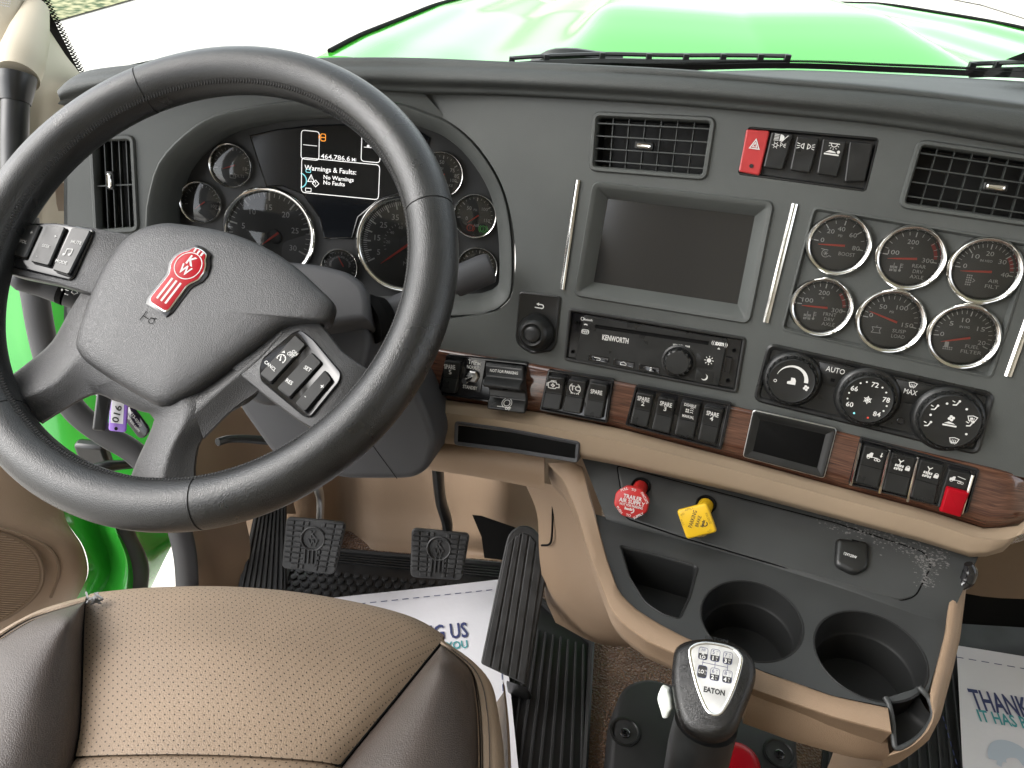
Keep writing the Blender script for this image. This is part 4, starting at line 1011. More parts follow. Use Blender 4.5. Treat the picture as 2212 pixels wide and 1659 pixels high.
def d_tc(g, hh, f):
    y = hh * .48; g.text('TC', 0, y + 1, 11, 0, .03); g.arc(0, y, 12, 120, 250, 1.8); g.arc(0, y, 12, -70, 60, 1.8)
    for k in range(-8, 9, 4): g.line([(k, y - 13), (k, y - 10)], 1.8)
b2_, _ = bank_frame(planeW, [(1185, 797), (1327, 819), (1313, 914), (1166, 886)], 'switch panel of three black rockers between lever and radio')
for q, d, lb in (([(1188, 809), (1225, 813), (1212, 885), (1172, 879)], d_fan, 'rocker switch with engine fan symbol'), ([(1232, 815), (1271, 821), (1256, 893), (1217, 886)], d_tc, 'rocker switch marked TC'), ([(1278, 822), (1316, 829), (1302, 903), (1262, 896)], d_lab('SPARE', y0=.5), 'rocker switch marked SPARE')):
    rocker(b2_, planeW, q, d, label=lb, z=6)
b3_, _ = bank_frame(planeW, [(1374, 831), (1581, 871), (1559, 972), (1351, 918)], 'switch panel of four black rockers under the radio')
def d_dis(g, hh, f):
    y = hh * .62; g.text('DISABLE', 0, y + 9, 6.5, 0, .02, 0, 25); g.text('MANUAL', 0, y - 18, 6.5, 0, .02, 0, 25)
    for k in range(4): g.rect(-6 + 4 * (k % 2), y - 2 - 5 * (k // 2), 3, 3.6)
    for k in range(3): g.arc(5, y + 1 - 5 * k, 3, 10, 170, 1.2)
for q, d, lb in (([(1378, 843), (1416, 850), (1400, 922), (1362, 913)], d_lab('SPARE', '2', gap=11), 'rocker switch marked SPARE 2'), ([(1425, 853), (1463, 861), (1448, 935), (1409, 925)], d_lab('SPARE', '3', gap=11), 'rocker switch marked SPARE 3'),
                 ([(1474, 862), (1516, 870), (1499, 947), (1458, 936)], d_dis, 'rocker switch marked DISABLE MANUAL'), ([(1523, 873), (1564, 882), (1547, 958), (1508, 948)], d_lab('SPARE', '4', gap=11), 'rocker switch marked SPARE 4')):
    rocker(b3_, planeW, q, d, label=lb, z=6)
b4_, f4 = bank_frame(planeW, [(1858, 944), (2116, 1013), (2089, 1108), (1832, 1046)], 'switch panel with chrome dividers and one red rocker')
def d_tow(g, hh, f):
    y = hh * .55; g.poly([(-15, y - 5), (-15, y + 1), (-12, y + 2), (-9, y + 7), (-4, y + 7), (-4, y - 5)]); g.ring(-11, y - 6, 2.4, 1.2); g.line([(-4, y - 3), (8, y - 3)], 1.6); g.ring(4, y - 7, 2.6, 1.3); g.ring(10, y - 7, 2.6, 1.3); g.line([(12, y + 12), (12, y + 4)], 2); g.poly([(9, y + 5), (15, y + 5), (12, y + 1)])
def d_lock(g, hh, f):
    y = hh * .5; g.line([(-5, y + 9), (-5, y - 12)], 1.8); g.line([(-10, y + 12), (-5, y + 6), (0, y + 12)], 2)
    for yy in (-3, -11):
        for dx in (-12, -8, -2, 2): g.rect(-0 + dx, y + yy, 3, 5.5)
    g.rect(12, y - 6, 9, 8, 1); g.arc(12, y - 2, 3.2, 0, 180, 1.5)
r4 = [([(1866, 956), (1917, 968), (1896, 1052), (1846, 1038)], d_tow, 'switch_black', 'rocker switch with tow symbol'), ([(1925, 972), (1978, 985), (1957, 1069), (1904, 1055)], d_lock, 'switch_black', 'first rocker switch with axle lock symbol'), ([(1986, 987), (2038, 1000), (2016, 1088), (1964, 1071)], d_lock, 'switch_black', 'second rocker switch with axle lock symbol')]
for q, d, mm, lb in r4: rocker(b4_, planeW, q, d, mm, lb, z=8)
for a, b in (((1859, 953), (1837, 1044)), ((1921, 968), (1899, 1061)), ((1982, 984), (1959, 1079)), ((2099, 1022), (2075, 1105))):
    p, q = planeW.at(*a), planeW.at(*b); s = np.cross(unit(q - p), NC) * .0012
    mk('chrome_divider', rings([[k + s * c + NC * h for c, h in ((-1, 0), (-1, .006), (0, .0072), (1, .006), (1, 0))] for k in (p, q)], True, True), 'chrome', b4_, smooth=30)
def d_5th(g, hh, f):
    y = hh * .6; g.poly([(-15, y - 5), (-15, y), (-12, y + 1), (-9, y + 5), (-5, y + 5), (-5, y - 5)]); g.ring(-11, y - 6, 2.2, 1.1); g.line([(-5, y - 3), (8, y - 3)], 1.5); g.ring(4, y - 6.5, 2.4, 1.2); g.ring(10, y - 6.5, 2.4, 1.2); g.line([(-2, y + 7), (14, y + 4)], 1.5)
s_, f_ = rocker(b4_, planeW, [(2047, 1008), (2096, 1020), (2070, 1103), (2022, 1092)], d_5th, 'switch_black', 'rocker switch with red lower half', z=6)
o_ = rounded(f_.px([(2043, 1046), (2092, 1059), (2072, 1112), (2027, 1099)]), 3)
mk('red_guard', stack(f_, o_, [(0, 2), (0, 14), (2, 18), (4, 19)]), 'red_gloss', s_)
# cubby in the wood
cf = Fr(planeW, 1706, 958, uv2=(1806, 982))
cq = rounded(cf.px([(1628, 886), (1806, 926), (1779, 1031), (1606, 985)]), 6)
cb = thing('storage_cubby', 'empty black rectangular cubby set in the wood trim', 'cubby', cf.o)
mk('cubby_frame', stack(cf, cq, [(0, -8), (0, 4), (2, 6), (10, 5), (16, 1.2), (18, 1.2)], cap0=False, cap1=False), 'trim_black', cb, smooth=30)
mk('cubby_shade_cap', stack(cf, inset(ccw(cq), 17), [(0, 1), (1, 1.6)], cap0=False), 'deep_black', cb)  # shallow cap coloured black for the shade inside the cubby
cr_ = stack(cf, inset(ccw(cq), -1.5), [(0, -3), (0, 3), (1.2, 4), (2.4, 2)], cap0=False, cap1=False); mk('copper_edge', cr_, 'satin_metal', cb)
# ------------------------------------------------------------------ steering wheel
_a, _b = -.1043, .2961
NW = math.sin(_a) * math.cos(_b) * RT + math.sin(_b) * UP - math.cos(_a) * math.cos(_b) * FW
planeS = Plane(P(434, 581, .671), NW)
frW = Fr(planeS, 434, 581, d=RT)
kW = frW.k
wh = thing('steering_wheel', 'black leather steering wheel turned to one side, red emblem on hub', 'steering wheel', frW.o)
RM, RTB = .2062 / kW, .0218 / kW
def rimpt(a, r=0, z=0): return frW.w((RM + r) * math.cos(a), (RM + r) * math.sin(a), z)
def rim_piece(a0, a1, k=1.0, n=64):
    R = []
    for i in range(n + 1):
        a = a0 + (a1 - a0) * i / n
        R.append([rimpt(a, k * RTB * .98 * math.cos(t), k * RTB * 1.04 * math.sin(t)) for t in np.linspace(0, 2 * math.pi, 25)[:-1]])
    return rings(R, True, True)
def wang(u, v): x, y = frW.loc(u, v); return math.atan2(y, x)
seams = [wang(318, 195), wang(930, 455), wang(436, 1098), wang(45, 870)]      # where the leather sections meet
order = sorted(seams)
gap = .0035
for i, a0 in enumerate(order):
    a1 = order[(i + 1) % 4] + (2 * math.pi if i == 3 else 0)
    mk('rim_section', rim_piece(a0 + gap, a1 - gap, 1.0, 56), 'wheel_leather', wh, smooth=60)
mk('rim_core', rim_piece(0, 2 * math.pi, .965, 120), 'stitch_black', wh, smooth=60)
# baseball stitching along the inside of the rim
st_ = []
for i in range(430):
    a = i * 2 * math.pi / 430
    for sgn in (-1, 1):
        p0 = rimpt(a, -RTB * .93, RTB * .36); q0 = rimpt(a + sgn * .010, -RTB * .80, RTB * .56)
        d = unit(q0 - p0); s = unit(np.cross(d, NW)); m_ = (p0 + q0) / 2 + NW * .0004
        st_.append(box(m_, np.linalg.norm(q0 - p0), .0011, .0010, np.array([d, s, np.cross(d, s)])))
mk('stitching', J(*st_), 'stitch_black', wh, smooth=0, kind='stuff')
# spokes
def spoke(pts, z=-34, r=10, th=26, m='wheel_plastic'):
    o = rounded(frW.px(pts, z), r, 5)
    return mk('spoke', stack(frW, o, [(3, z - th), (0, z - th + 5), (0, z - 7), (1.2, z - 2.5), (4, z)]), m, wh, smooth=60)
def ridge_spoke(Lp, Gp, Rp, zl=-46, zg=-20, zr=-50, n=16):
    """spoke with a crest: edge, crest and edge polylines in the picture"""
    A, Bm, Cc = (resample(spline(q, 5), n) for q in (Lp, Gp, Rp)); rows = []
    for t_, z in ((-1, zl - 34), (-1, zl - 8), (-.93, zl), (-.45, zl * .35 + zg * .65), (-.12, zg - 1), (0, zg), (.12, zg - 2.5), (.5, (zg + zr) / 2 - 3), (.93, zr), (1, zr - 8), (1, zr - 36)):
        row = []
        for i in range(n):
            q = Bm[i] * (1 + t_) + A[i] * (-t_) if t_ < 0 else Bm[i] * (1 - t_) + Cc[i] * t_
            x, y = frW.loc(q[0], q[1], z); row.append(frW.w(x, y, z))
        rows.append(row)
    return mk('spoke', loft(rows), 'wheel_plastic', wh, smooth=50)
spoke([(2, 505), (30, 483), (90, 480), (200, 490), (330, 515), (330, 640), (215, 640), (120, 612), (40, 596), (8, 585)], -26, 14)
spoke([(480, 650), (625, 684), (662, 678), (690, 695), (740, 760), (800, 800), (760, 880), (700, 940), (660, 918), (640, 906), (575, 858), (480, 780)], -26, [4, 10, 12, 14, 20, 4, 4, 4, 8, 14, 20, 4])
ridge_spoke([(196, 600), (150, 672), (112, 738), (62, 782), (4, 826)], [(260, 700), (180, 758), (122, 822), (78, 846), (22, 872)], [(330, 880), (252, 868), (205, 852), (130, 892), (92, 916)])
ridge_spoke([(200, 838), (290, 884), (332, 898), (322, 938), (300, 985), (282, 1030)], [(300, 800), (400, 868), (396, 915), (372, 962), (358, 1000), (350, 1032)], [(560, 740), (562, 846), (480, 902), (436, 950), (424, 1000), (424, 1036)])
ridge_spoke([(330, 860), (420, 845), (520, 770), (600, 700)], [(420, 890), (500, 820), (560, 770), (610, 715)], [(440, 950), (500, 890), (560, 846), (600, 800)], -34, -24, -46)
# hub pad
hp = [(230, 556), (262, 515), (300, 490), (345, 478), (390, 480), (480, 495), (560, 525), (630, 568), (690, 622), (716, 650), (714, 676), (700, 692), (650, 694), (606, 704), (560, 740), (500, 785), (430, 836), (372, 868), (345, 873), (322, 867), (240, 820), (182, 780), (162, 756), (158, 735), (170, 690), (190, 635), (210, 590)]
ho = [tuple(p) for p in spline(frW.px(hp, -10), 3, True)]
hub = mk('hub_cover', dome(frW, ho, [(.97, -60), (1.0, -40), (1.0, -22), (.985, -14), (.955, -8), (.90, -3), (.80, 2), (.60, 6), (.35, 8.5), (.12, 9.5)], c=frW.loc(420, 672)), 'wheel_plastic', wh, smooth=60)
# emblem
f = Fr(Plane(planeS.p + NW * kW * 9, NW), 401, 583, uv2=(401 + 55, 583 + 43))
e_up = planeS.at(431, 545) - planeS.at(341, 662)
fe = Fr(Plane(planeS.p + NW * kW * 9, NW), 409, 579, d=np.cross(e_up, NW))
def eshape(k):
    return [(x * 1.14, y * 1.08) for x, y in eshape0(k)]
def eshape0(k):
    p = []
    for a in range(-62, 63, 9): p.append(((36 + k) * math.cos(rad(90 - a)) * 1.0, (36 + k) * math.sin(rad(90 - a)) if abs(a) > 30 else (36 + k) * math.sin(rad(90 - a)) + 8))
    q = [(36 + k, 6), (36 + k, -10), (27 + k, -26), (24 + k, -34), (25 + k, -92), (20 + k, -100 - k), (-20 - k, -100 - k), (-25 - k, -92), (-24 - k, -34), (-27 - k, -26), (-36 - k, -10), (-36 - k, 6)]
    return ccw(list(p) + q)
em = mk('emblem', stack(fe, rounded(eshape(7), 4), [(0, -2), (0, 2), (2, 3)]), 'gloss_black', hub, label='red and silver emblem')
mk('emblem', stack(fe, rounded(eshape(0), 4), [(0, 2.5), (0, 5), (2, 6.5)], cap0=False), 'chrome', hub, smooth=40)
mk('emblem', stack(fe, rounded(eshape(-2.2), 4), [(0, 5), (0, 7), (1, 7.4)], cap0=False), 'red_gloss', hub, smooth=40)
g = G(fe, 7.9); g.ring(0, 2, 31, 2.0); g.text('K', 0, 15, 20, 0, .03); g.text('W', 0, -9, 20, 0, .025, 0, 28)
for k in (-12, 0, 12): g.line([(k, -38), (k * 1.0, -92)], 5)
for k in (-10, 0, 10): g.line([(k, 34), (k, 43)], 4.5)
g.done('emblem_relief', 'grey_print', hub)
g = G(fe, 1); g.line([(-14 - 4, -150), (-14 - 4, -126)], 1.8); g.line([(-18, -138), (-2, -138)], 1.6); g.ring(6, -138, 6, 1.4); g.line([(-2, -134), (14, -128)], 1.3); g.done('horn_symbol', 'deep_black', hub)
# button pods
def pod(frame_px, btns, draws, lab, z=-22):
    o = rounded(frW.px(frame_px, z), 10)
    pd = mk('button_pod', stack(frW, o, [(0, z - 10), (0, z), (2, z + 2), (4, z + 1)], cap0=False), 'gloss_black', wh, smooth=40, label=lab)
    for q, dr in zip(btns, draws):
        c = np.mean(q, axis=0); fq = Fr(Plane(planeS.p + NW * kW * z, NW), c[0], c[1], uv2=dr[0])
        oo = rounded(fq.px(q), 6); mk('button', stack(fq, oo, [(0, 1), (0, 5), (2, 8.4)], cap0=False), 'switch_black', pd, smooth=25)
        g = G(fq, 9.6)
        for s, x, y, h in dr[1]:
            if callable(s): s(g, x, y)
            else: g.text(s, x, y, h, 0, .012)
        g.done('legend', dr[2], pd)
def note(g, x, y): g.line([(x - 6, y - 6), (x - 6, y + 7), (x + 7, y + 9), (x + 7, y - 4)], 2); g.disc(x - 8.5, y - 6.5, 3); g.disc(x + 4.5, y - 4.5, 3)
def cruise(g, x, y):
    g.arc(x, y, 10, -30, 210, 1.7)
    for a in range(-20, 211, 38): g.line([(x + 7.5 * math.cos(rad(a)), y + 7.5 * math.sin(rad(a))), (x + 10 * math.cos(rad(a)), y + 10 * math.sin(rad(a)))], 1.4)
    g.line([(x, y - 3), (x - 5, y + 5)], 2.0); g.disc(x, y - 3, 2.2); g.line([(x - 4, y + 15), (x - 9, y + 12), (x - 7, y + 17)], 1.5, True)
pod([(20, 560), (28, 505), (45, 484), (120, 482), (205, 496), (196, 520), (160, 600), (150, 606), (30, 578)],
    [[(52, 486), (93, 489), (60, 562), (28, 553)], [(106, 489), (146, 494), (110, 578), (70, 568)], [(160, 494), (201, 501), (153, 597), (117, 586)]],
    [((110, 535), [('+', 9, 20, 9), ('VOL', 0, -4, 7), ('-', -8, -28, 8)], 'grey_print'), ((160, 545), [('+', 10, 22, 9), ('SEEK', 0, -4, 6.5), ('-', -10, -30, 8)], 'grey_print'), ((210, 556), [('MUTE', 6, 20, 7), (note, -2, -6, 0), ('MODE', -8, -30, 7)], 'grey_print')], 'button pod with volume and mute keys')
pod([(560, 796), (566, 775), (632, 718), (650, 712), (676, 732), (738, 806), (734, 826), (672, 902), (656, 900), (562, 822)],
    [[(640, 725), (664, 747), (588, 830), (563, 810)], [(675, 762), (698, 785), (628, 862), (600, 840)], [(704, 800), (720, 822), (662, 892), (640, 872)]],
    [((640, 800), [('ON', 12, 27, 7), (lambda g, x, y: g.line([(x - 9, y), (x + 9, y)], 1.2), 10, 22, 0), ('OFF', 8, 17, 7), (cruise, -2, -2, 0), ('CANCL', -10, -28, 7)], 'white_print'),
     ((680, 830), [('SET', 8, 20, 8), ('RES', -10, -24, 8)], 'white_print'), ((710, 870), [('+', 8, 18, 12), ('-', -6, -20, 9)], 'white_print')], 'button pod with cruise control keys')
# ------------------------------------------------------------------ steering column
sc = thing('steering_column', 'dark grey plastic steering column shroud behind the wheel', 'steering column', P(760, 900, .84))
pq = Plane(P(720, 660, .775), NW); fq = Fr(pq, 720, 660, d=RT)
uo = rounded(fq.px([(420, 600), (560, 555), (690, 568), (752, 584), (788, 612), (797, 650), (795, 690), (600, 720), (450, 720)]), [20, 30, 30, 30, 30, 20, 4, 10, 10])
mk('upper_shroud', stack(fq, uo, [(0, -220), (0, -14), (3, -6), (10, -1), (18, 0)]), 'column_grey', sc, smooth=60)
pq2 = Plane(P(740, 760, .79), unit(NW * .8 + np.array([0, -.5, .1]))); fq2 = Fr(pq2, 740, 760, d=RT)
lo = rounded(fq2.px([(450, 690), (792, 688), (800, 730), (786, 800), (740, 860), (560, 880), (440, 800)]), [4, 4, 12, 30, 30, 40, 30])
mk('lower_shroud', stack(fq2, lo, [(0, -240), (0, -16), (3, -6), (10, -1), (18, 0)]), 'column_grey', sc, smooth=60)
pq3 = Plane(P(820, 940, .862), unit(np.array([-.1, -.86, .36]))); fq3 = Fr(pq3, 820, 940, d=X0)
lo = rounded(fq3.px([(560, 800), (880, 815), (900, 838), (926, 900), (943, 955), (926, 1014), (892, 1035), (860, 1037), (740, 1037), (600, 1000), (500, 860)]), [10, 10, 16, 20, 20, 24, 24, 8, 40, 40, 40])
mk('column_cover', stack(fq3, lo, [(0, -240), (0, -14), (3, -6), (10, -1), (18, 0)]), 'column_grey', sc, smooth=60)
g = G(fq3, .5); a_, b_ = fq3.loc(800, 955), fq3.loc(858, 1034); g.line([a_, b_], 1.6); a_, c_ = fq3.loc(800, 955), fq3.loc(690, 862); g.line([c_, a_], 1.6); g.done('cover_seam', 'deep_black', sc)
# lever on the passenger side of the column
lev = thing('shift_lever', 'thick dark grey lever with blunt end beside the speedometer', 'lever', P(900, 650, .82))
mk('lever_arm', tube([P(770, 700, .80), P(850, 668, .815), P(930, 632, .825), P(995, 604, .83)], [.0150, .0135, .0125, .0120], 20, 4), 'column_grey', lev, smooth=60)
mk('lever_grip', tube([P(975, 614, .828), P(985, 609, .828), P(1040, 586, .832), P(1058, 579, .833), P(1064, 577, .833)], [.0120, .0165, .0172, .0165, .0130], 20, 4), 'column_grey', lev, smooth=50)
mk('lever_boot', tube([P(795, 692, .80), P(815, 684, .806), P(838, 674, .812)], [.026, .0255, .0165], 18, 4), 'deep_black', lev)
lev2 = thing('wiper_stalk', 'grey wiper stalk with white dial marks behind the button spoke', 'stalk', P(100, 630, .78))
mk('stalk_grip', tube([P(40, 596, .75), P(46, 599, .75), P(90, 614, .76), P(132, 630, .765)], [.009, .0135, .0125, .0125], 20, 4), 'column_grey', lev2, smooth=60)
mk('stalk_band', tube([P(132, 630, .765), P(144, 635, .766)], [.0126, .0126], 20, 1), 'deep_black', lev2, smooth=60)
mk('stalk_dial', tube([P(144, 635, .766), P(200, 655, .775), P(330, 700, .80)], [.0122, .0115, .010], 20, 4), 'column_grey', lev2, smooth=60)
pm = Plane(P(148, 628, .7525), -FW); fm = Fr(pm, 148, 628, uv2=(180, 640)); g = G(fm, .2)
for k, y in enumerate((14, 6, 0, -9)): g.rect(-4 - y * .25, y, 7 + k * .6, 2)
g.disc(-14, -3, 2.4); g.line([(8, 4), (16, 6), (20, 2), (14, -3), (7, -1)], 1.2, True); g.done('dial_marks', 'white_print', lev2)
# keys
kd = .80
ky = thing('hanging_keys', 'ignition key with purple tag and black tag hanging below the hub', 'keys', P(240, 900, kd))
pk = Plane(P(240, 900, kd), unit(-FW + .25 * RT)); fk = Fr(pk, 240, 900, d=RT)
mk('key_head', stack(fk, rounded(fk.px([(208, 848), (240, 850), (226, 932), (198, 929)]), 5), [(0, -14), (0, -4), (2, 0), (5, 1)]), 'trim_black', ky, smooth=50)
pk2 = Plane(P(255, 900, kd + .012), unit(-FW - .1 * RT)); fk2 = Fr(pk2, 255, 900, uv2=(300, 905))
tg = mk('key_tag', stack(fk2, rounded(fk2.px([(238, 855), (276, 858), (270, 934), (234, 930)]), [2, 2, 6, 6]), [(0, -5), (0, -1), (1.5, 0)]), 'purple_tag', ky, label='purple key tag with handwritten 016')
g = G(fk2, .4); g.poly(fk2.px([(242, 856), (269, 858), (266, 916), (239, 913)])); g.done('paper_insert', 'paper', tg)
g = G(fk2, .8); x, y = fk2.loc(253, 894); g.text('016', x, y, 15, 82, .02, 0, 38); g.done('handwriting', 'black_print', tg)
g = G(fk2, .5); x, y = fk2.loc(251, 926); g.disc(x, y, 4); g.done('tag_hole', 'deep_black', tg)
pk3 = Plane(P(295, 915, kd + .025), unit(-FW - .2 * RT)); fk3 = Fr(pk3, 295, 915, uv2=(320, 948))
x0_, y0_ = 0, 0
ov = rounded([(-50, -17), (34, -17), (34, 17), (-50, 17)], 17, 8)
t2 = mk('key_tag', stack(fk3, ov, [(0, -4), (0, -1), (1.5, 0)]), 'gloss_black', ky, label='black oval key tag with grey print')
g = G(fk3, .5); g.text('713-0300', -8, 5, 7, 0, .02); g.text('Express.com', -8, -5, 7, 0, .02); g.done('lettering', 'grey_print', t2)
mk('key_ring', tube([P(215 + 8 * math.cos(a), 848 + 8 * math.sin(a), kd + .01) for a in np.linspace(0, 6.28, 13)[:-1]], .0008, 6, 2, closed=True), 'steel', ky)
# ------------------------------------------------------------------ centre console
NT = unit(np.cross(EXD, unit(np.array([.317, .94, .0]))))
if NT[2] < 0: NT = -NT
planeT = Plane(P(1750, 1375, .725), NT)                     # top of the cup holder tray
frT = Fr(planeT, 1750, 1375, d=EXD)
def T(u, v, off=0): return planeT.at(u, v, off)
pV = plane3(planeC.at(1300, 1010) - NC * .012, planeC.at(2040, 1190) - NC * .012, T(1750, 1252))
frV = Fr(pV, 1600, 1130, d=EXD)
con = thing('centre_console', 'black centre console with cup holders and thick beige border', 'console', T(1750, 1400) - np.array([0, 0, .5]))
# upper face with the valve plate; its rear edge meets the tray in a rounded crease
topE = [(1245, 958), (1330, 985), (1600, 1048), (1800, 1100), (2000, 1153), (2118, 1192)]
crease = [(1338, 1150), (1400, 1150), (1475, 1168), (1641, 1216), (1808, 1269), (1975, 1329), (2040, 1338)]
lft = [(1262, 985), (1275, 1040), (1300, 1100), (1330, 1150)]
te, ce = resample(topE, 30), resample([(1310, 1125), (1475, 1168), (1641, 1216), (1808, 1269), (1975, 1329), (2046, 1350)], 30)
rows = []
for t_ in (0, .1, .3, .5, .7, .88): rows.append([pV.at(*(te[i] * (1 - t_) + ce[i] * t_)) for i in range(30)])
cr = [T(*ce[i]) for i in range(30)]
rows.append([pV.at(*(te[i] * .06 + ce[i] * .94)) * .5 + (cr[i]) * .5 + NT * .001 for i in range(30)])
rows.append([c - NT * .001 + unit(np.cross(EXD, NT)) * .0 for c in cr])
mk('console_face', loft(rows), 'console_black', con, smooth=60)
# tray: sheet with openings
trO = [(1284, 1110), (1475, 1166), (1641, 1214), (1808, 1267), (1975, 1327), (2044, 1345), (2038, 1380), (2022, 1440), (2003, 1500), (1996, 1492), (1981, 1482), (1975, 1488), (1913, 1508), (1918, 1527), (1800, 1503), (1648, 1450), (1560, 1412), (1475, 1376), (1412, 1344), (1366, 1314), (1330, 1280), (1304, 1206)]
def ell(uL, uR, vT, vB, rot, n=40):
    c = ((uL + uR) / 2, (vT + vB) / 2); return c
c1, c2 = frT.loc(1623, 1338), frT.loc(1879, 1413)
r1_ = .0475 / frT.k; r2_ = .0485 / frT.k
h1 = circ(r1_, 44, *c1); 
a_ = math.atan2(-1, .55)
h2 = circ(r2_, 44, *c2)
cub = rounded(frT.px([(1340, 1178), (1420, 1198), (1508, 1223), (1490, 1290), (1468, 1337), (1430, 1325), (1394, 1300), (1360, 1246)]), [8, 3, 12, 10, 10, 10, 14, 14])
trayO = frT.px(trO)
mk('tray_top', holed(frT, trayO, [h1, cub, h2]), 'console_black', con, smooth=0)
mk('storage_pocket', stack(frT, cub, [(-3, .3), (-1, 1.8), (1.5, .5), (4, -6), (10, -110)], cap0=False), 'well_shade_black', con, smooth=50, label='deep black open pocket beside the cup holders')
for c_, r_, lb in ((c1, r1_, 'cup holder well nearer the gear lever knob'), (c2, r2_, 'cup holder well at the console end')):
    w = mk('cup_holder', lathe(frT, *c_, [(r_ + 3, .3), (r_ + 1, 1.6), (r_ - 1.5, .6), (r_ - 3, -6), (r_ - 5, -62), (r_ - 9, -66), (r_ - 11, -70), (r_ - 14, -150)], 48, cap1=True), 'well_shade_black', con, smooth=50, label=lb)
# notch cut through the console end for a mug handle
nt = [(1913, 1510), (1979, 1484), (2004, 1502), (2016, 1545), (1990, 1585), (1936, 1618), (1925, 1560)]
p0 = [T(*q) for q in nt]
dn_ = np.array([0, 0, -.045])
rows = []
for k in range(9):
    e = k / 8
    lt = np.array([1913 + 22 * e, 1508 + 108 * e]); rt_ = np.array([1983 + 32 * e - 8 * math.sin(math.pi * e), 1484 + 64 * e]); d = .020 * e; h = .026 * (1 - .55 * e)
    a_, b_ = T(*lt, -d), T(*rt_, -d * .7); dn2 = -NT * h
    rows.append([a_, a_ * .93 + b_ * .07 + dn2 * .8, a_ * .82 + b_ * .18 + dn2, a_ * .5 + b_ * .5 + dn2 * 1.05, a_ * .18 + b_ * .82 + dn2, a_ * .07 + b_ * .93 + dn2 * .8, b_])
mk('mug_notch', loft(rows), 'well_shade_black', con, smooth=50)
mk('notch_rim', tube([T(1912, 1507, .002), T(1921, 1524, .001), T(1928, 1560, -.006), T(1930, 1590, -.012), T(1936, 1616, -.016), T(1962, 1608, -.014), T(1992, 1585, -.012), T(2015, 1548, -.008), T(2008, 1512, -.002), T(1996, 1496, .001), T(1985, 1484, .002)], .0024, 8, 4), 'console_black', con, smooth=60)
# beige border wrapping the console
inn = [(1240, 1000), (1262, 1010), (1272, 1060), (1286, 1110), (1311, 1206), (1337, 1279), (1372, 1314), (1420, 1345), (1475, 1374), (1560, 1412), (1648, 1451), (1800, 1504), (1918, 1529)]
out = [(1180, 1000), (1218, 1040), (1232, 1075), (1247, 1110), (1270, 1190), (1297, 1262), (1318, 1318), (1348, 1352), (1398, 1388), (1490, 1430), (1630, 1494), (1800, 1552), (1926, 1586)]
def conpt(u, v, off=0):
    return pV.at(u, v, off) if v < 1130 + (u - 1300) * .3 and u < 1300 else T(u, v, off)
def depth_mix(u, v, off):
    a, b = pV.at(u, v, off), T(u, v, off); w = 1 / (1 + math.exp(-(v - 1150 - (u - 1290) * .30) / 18)); return a * (1 - w) + b * w
n = 46; I, O = resample(inn, n), resample(out, n)
rows = []
for t_, off in ((0, -.006), (0.01, .0015), (.07, .0035), (.5, .003), (.90, .001), (.98, -.001), (1.0, -.004)):
    rows.append([depth_mix(*(I[i] * (1 - t_) + O[i] * t_), off) for i in range(n)])
last = rows[-1]
ins = np.array([.0, .35, 0])
s_ = np.linspace(0, 1, n)
rows.append([p + np.array([.003, .004, -.006]) for p in last])
rows.append([p + np.array([.005, .008, -.028]) for p in last])
rows.append([p + np.array([.012, .02, -.055]) for p in last])
rows.append([p + np.array([.03, .09, -.11]) for p in last])
mk('beige_border', loft(rows), 'beige_plastic', con, smooth=50)
# end face and passenger side border
inn2 = [(1930, 1622), (1965, 1612), (1995, 1585), (2016, 1546), (2006, 1502), (2022, 1440), (2040, 1370), (2048, 1300), (2062, 1262)]
out2 = [(1905, 1644), (1965, 1622), (2003, 1592), (2030, 1540), (2040, 1500), (2056, 1440), (2072, 1370), (2082, 1290), (2088, 1240)]
m_ = 30; I, O = resample(inn2, m_), resample(out2, m_); rows = []
for t_, off in ((0, -.004), (.08, .004), (.5, .005), (.9, .0), (1, -.006)):
    rows.append([T(*(I[i] * (1 - t_) + O[i] * t_), off - .022 * math.exp(-(i / 7.0) ** 2)) for i in range(m_)])
last = rows[-1]; rows.append([p + np.array([.002, .004, -.03]) for p in last]); rows.append([p + np.array([-.02, .05, -.20]) for p in last])
mk('beige_border', loft(rows, (2, 1)), 'beige_plastic', con, smooth=50)
# beige front below the tray
f0 = [(1640, 1452), (1720, 1480), (1800, 1504), (1918, 1530)]
fr_ = [T(*q, -.001) for q in resample(f0, 14)]
back = np.array([.0, .0, -1.0])
lo_ = [wz(u, v, float(T(1780, 1520)[2]) - .075) for u, v in resample([(1604, 1562), (1708, 1600), (1841, 1637), (1926, 1645)], 14)]
mid = [a * .5 + b * .5 + np.array([-.006, -.010, .002]) for a, b in zip(fr_, lo_)]
mk('beige_front', loft([fr_, [a + np.array([-.002, -.004, -.004]) for a in fr_], mid, lo_, [p + np.array([.02, .07, -.03]) for p in lo_]], (3, 1)), 'beige_plastic', con, smooth=50)
# console underside and pedestal down to the floor
mk('pedestal', rings([[T(*q, -.03 - d) * (1 - s) + (np.mean([T(*z) for z in trO], axis=0)) * s * np.array([1, 1, 0]) + np.array([0, 0, 0]) for q in [(1330, 1230), (1475, 1190), (2000, 1350), (1990, 1480), (1900, 1515), (1650, 1450), (1420, 1345)]] for d, s in ((0, 0), (.12, .0))], False, False), 'beige_dark', con)
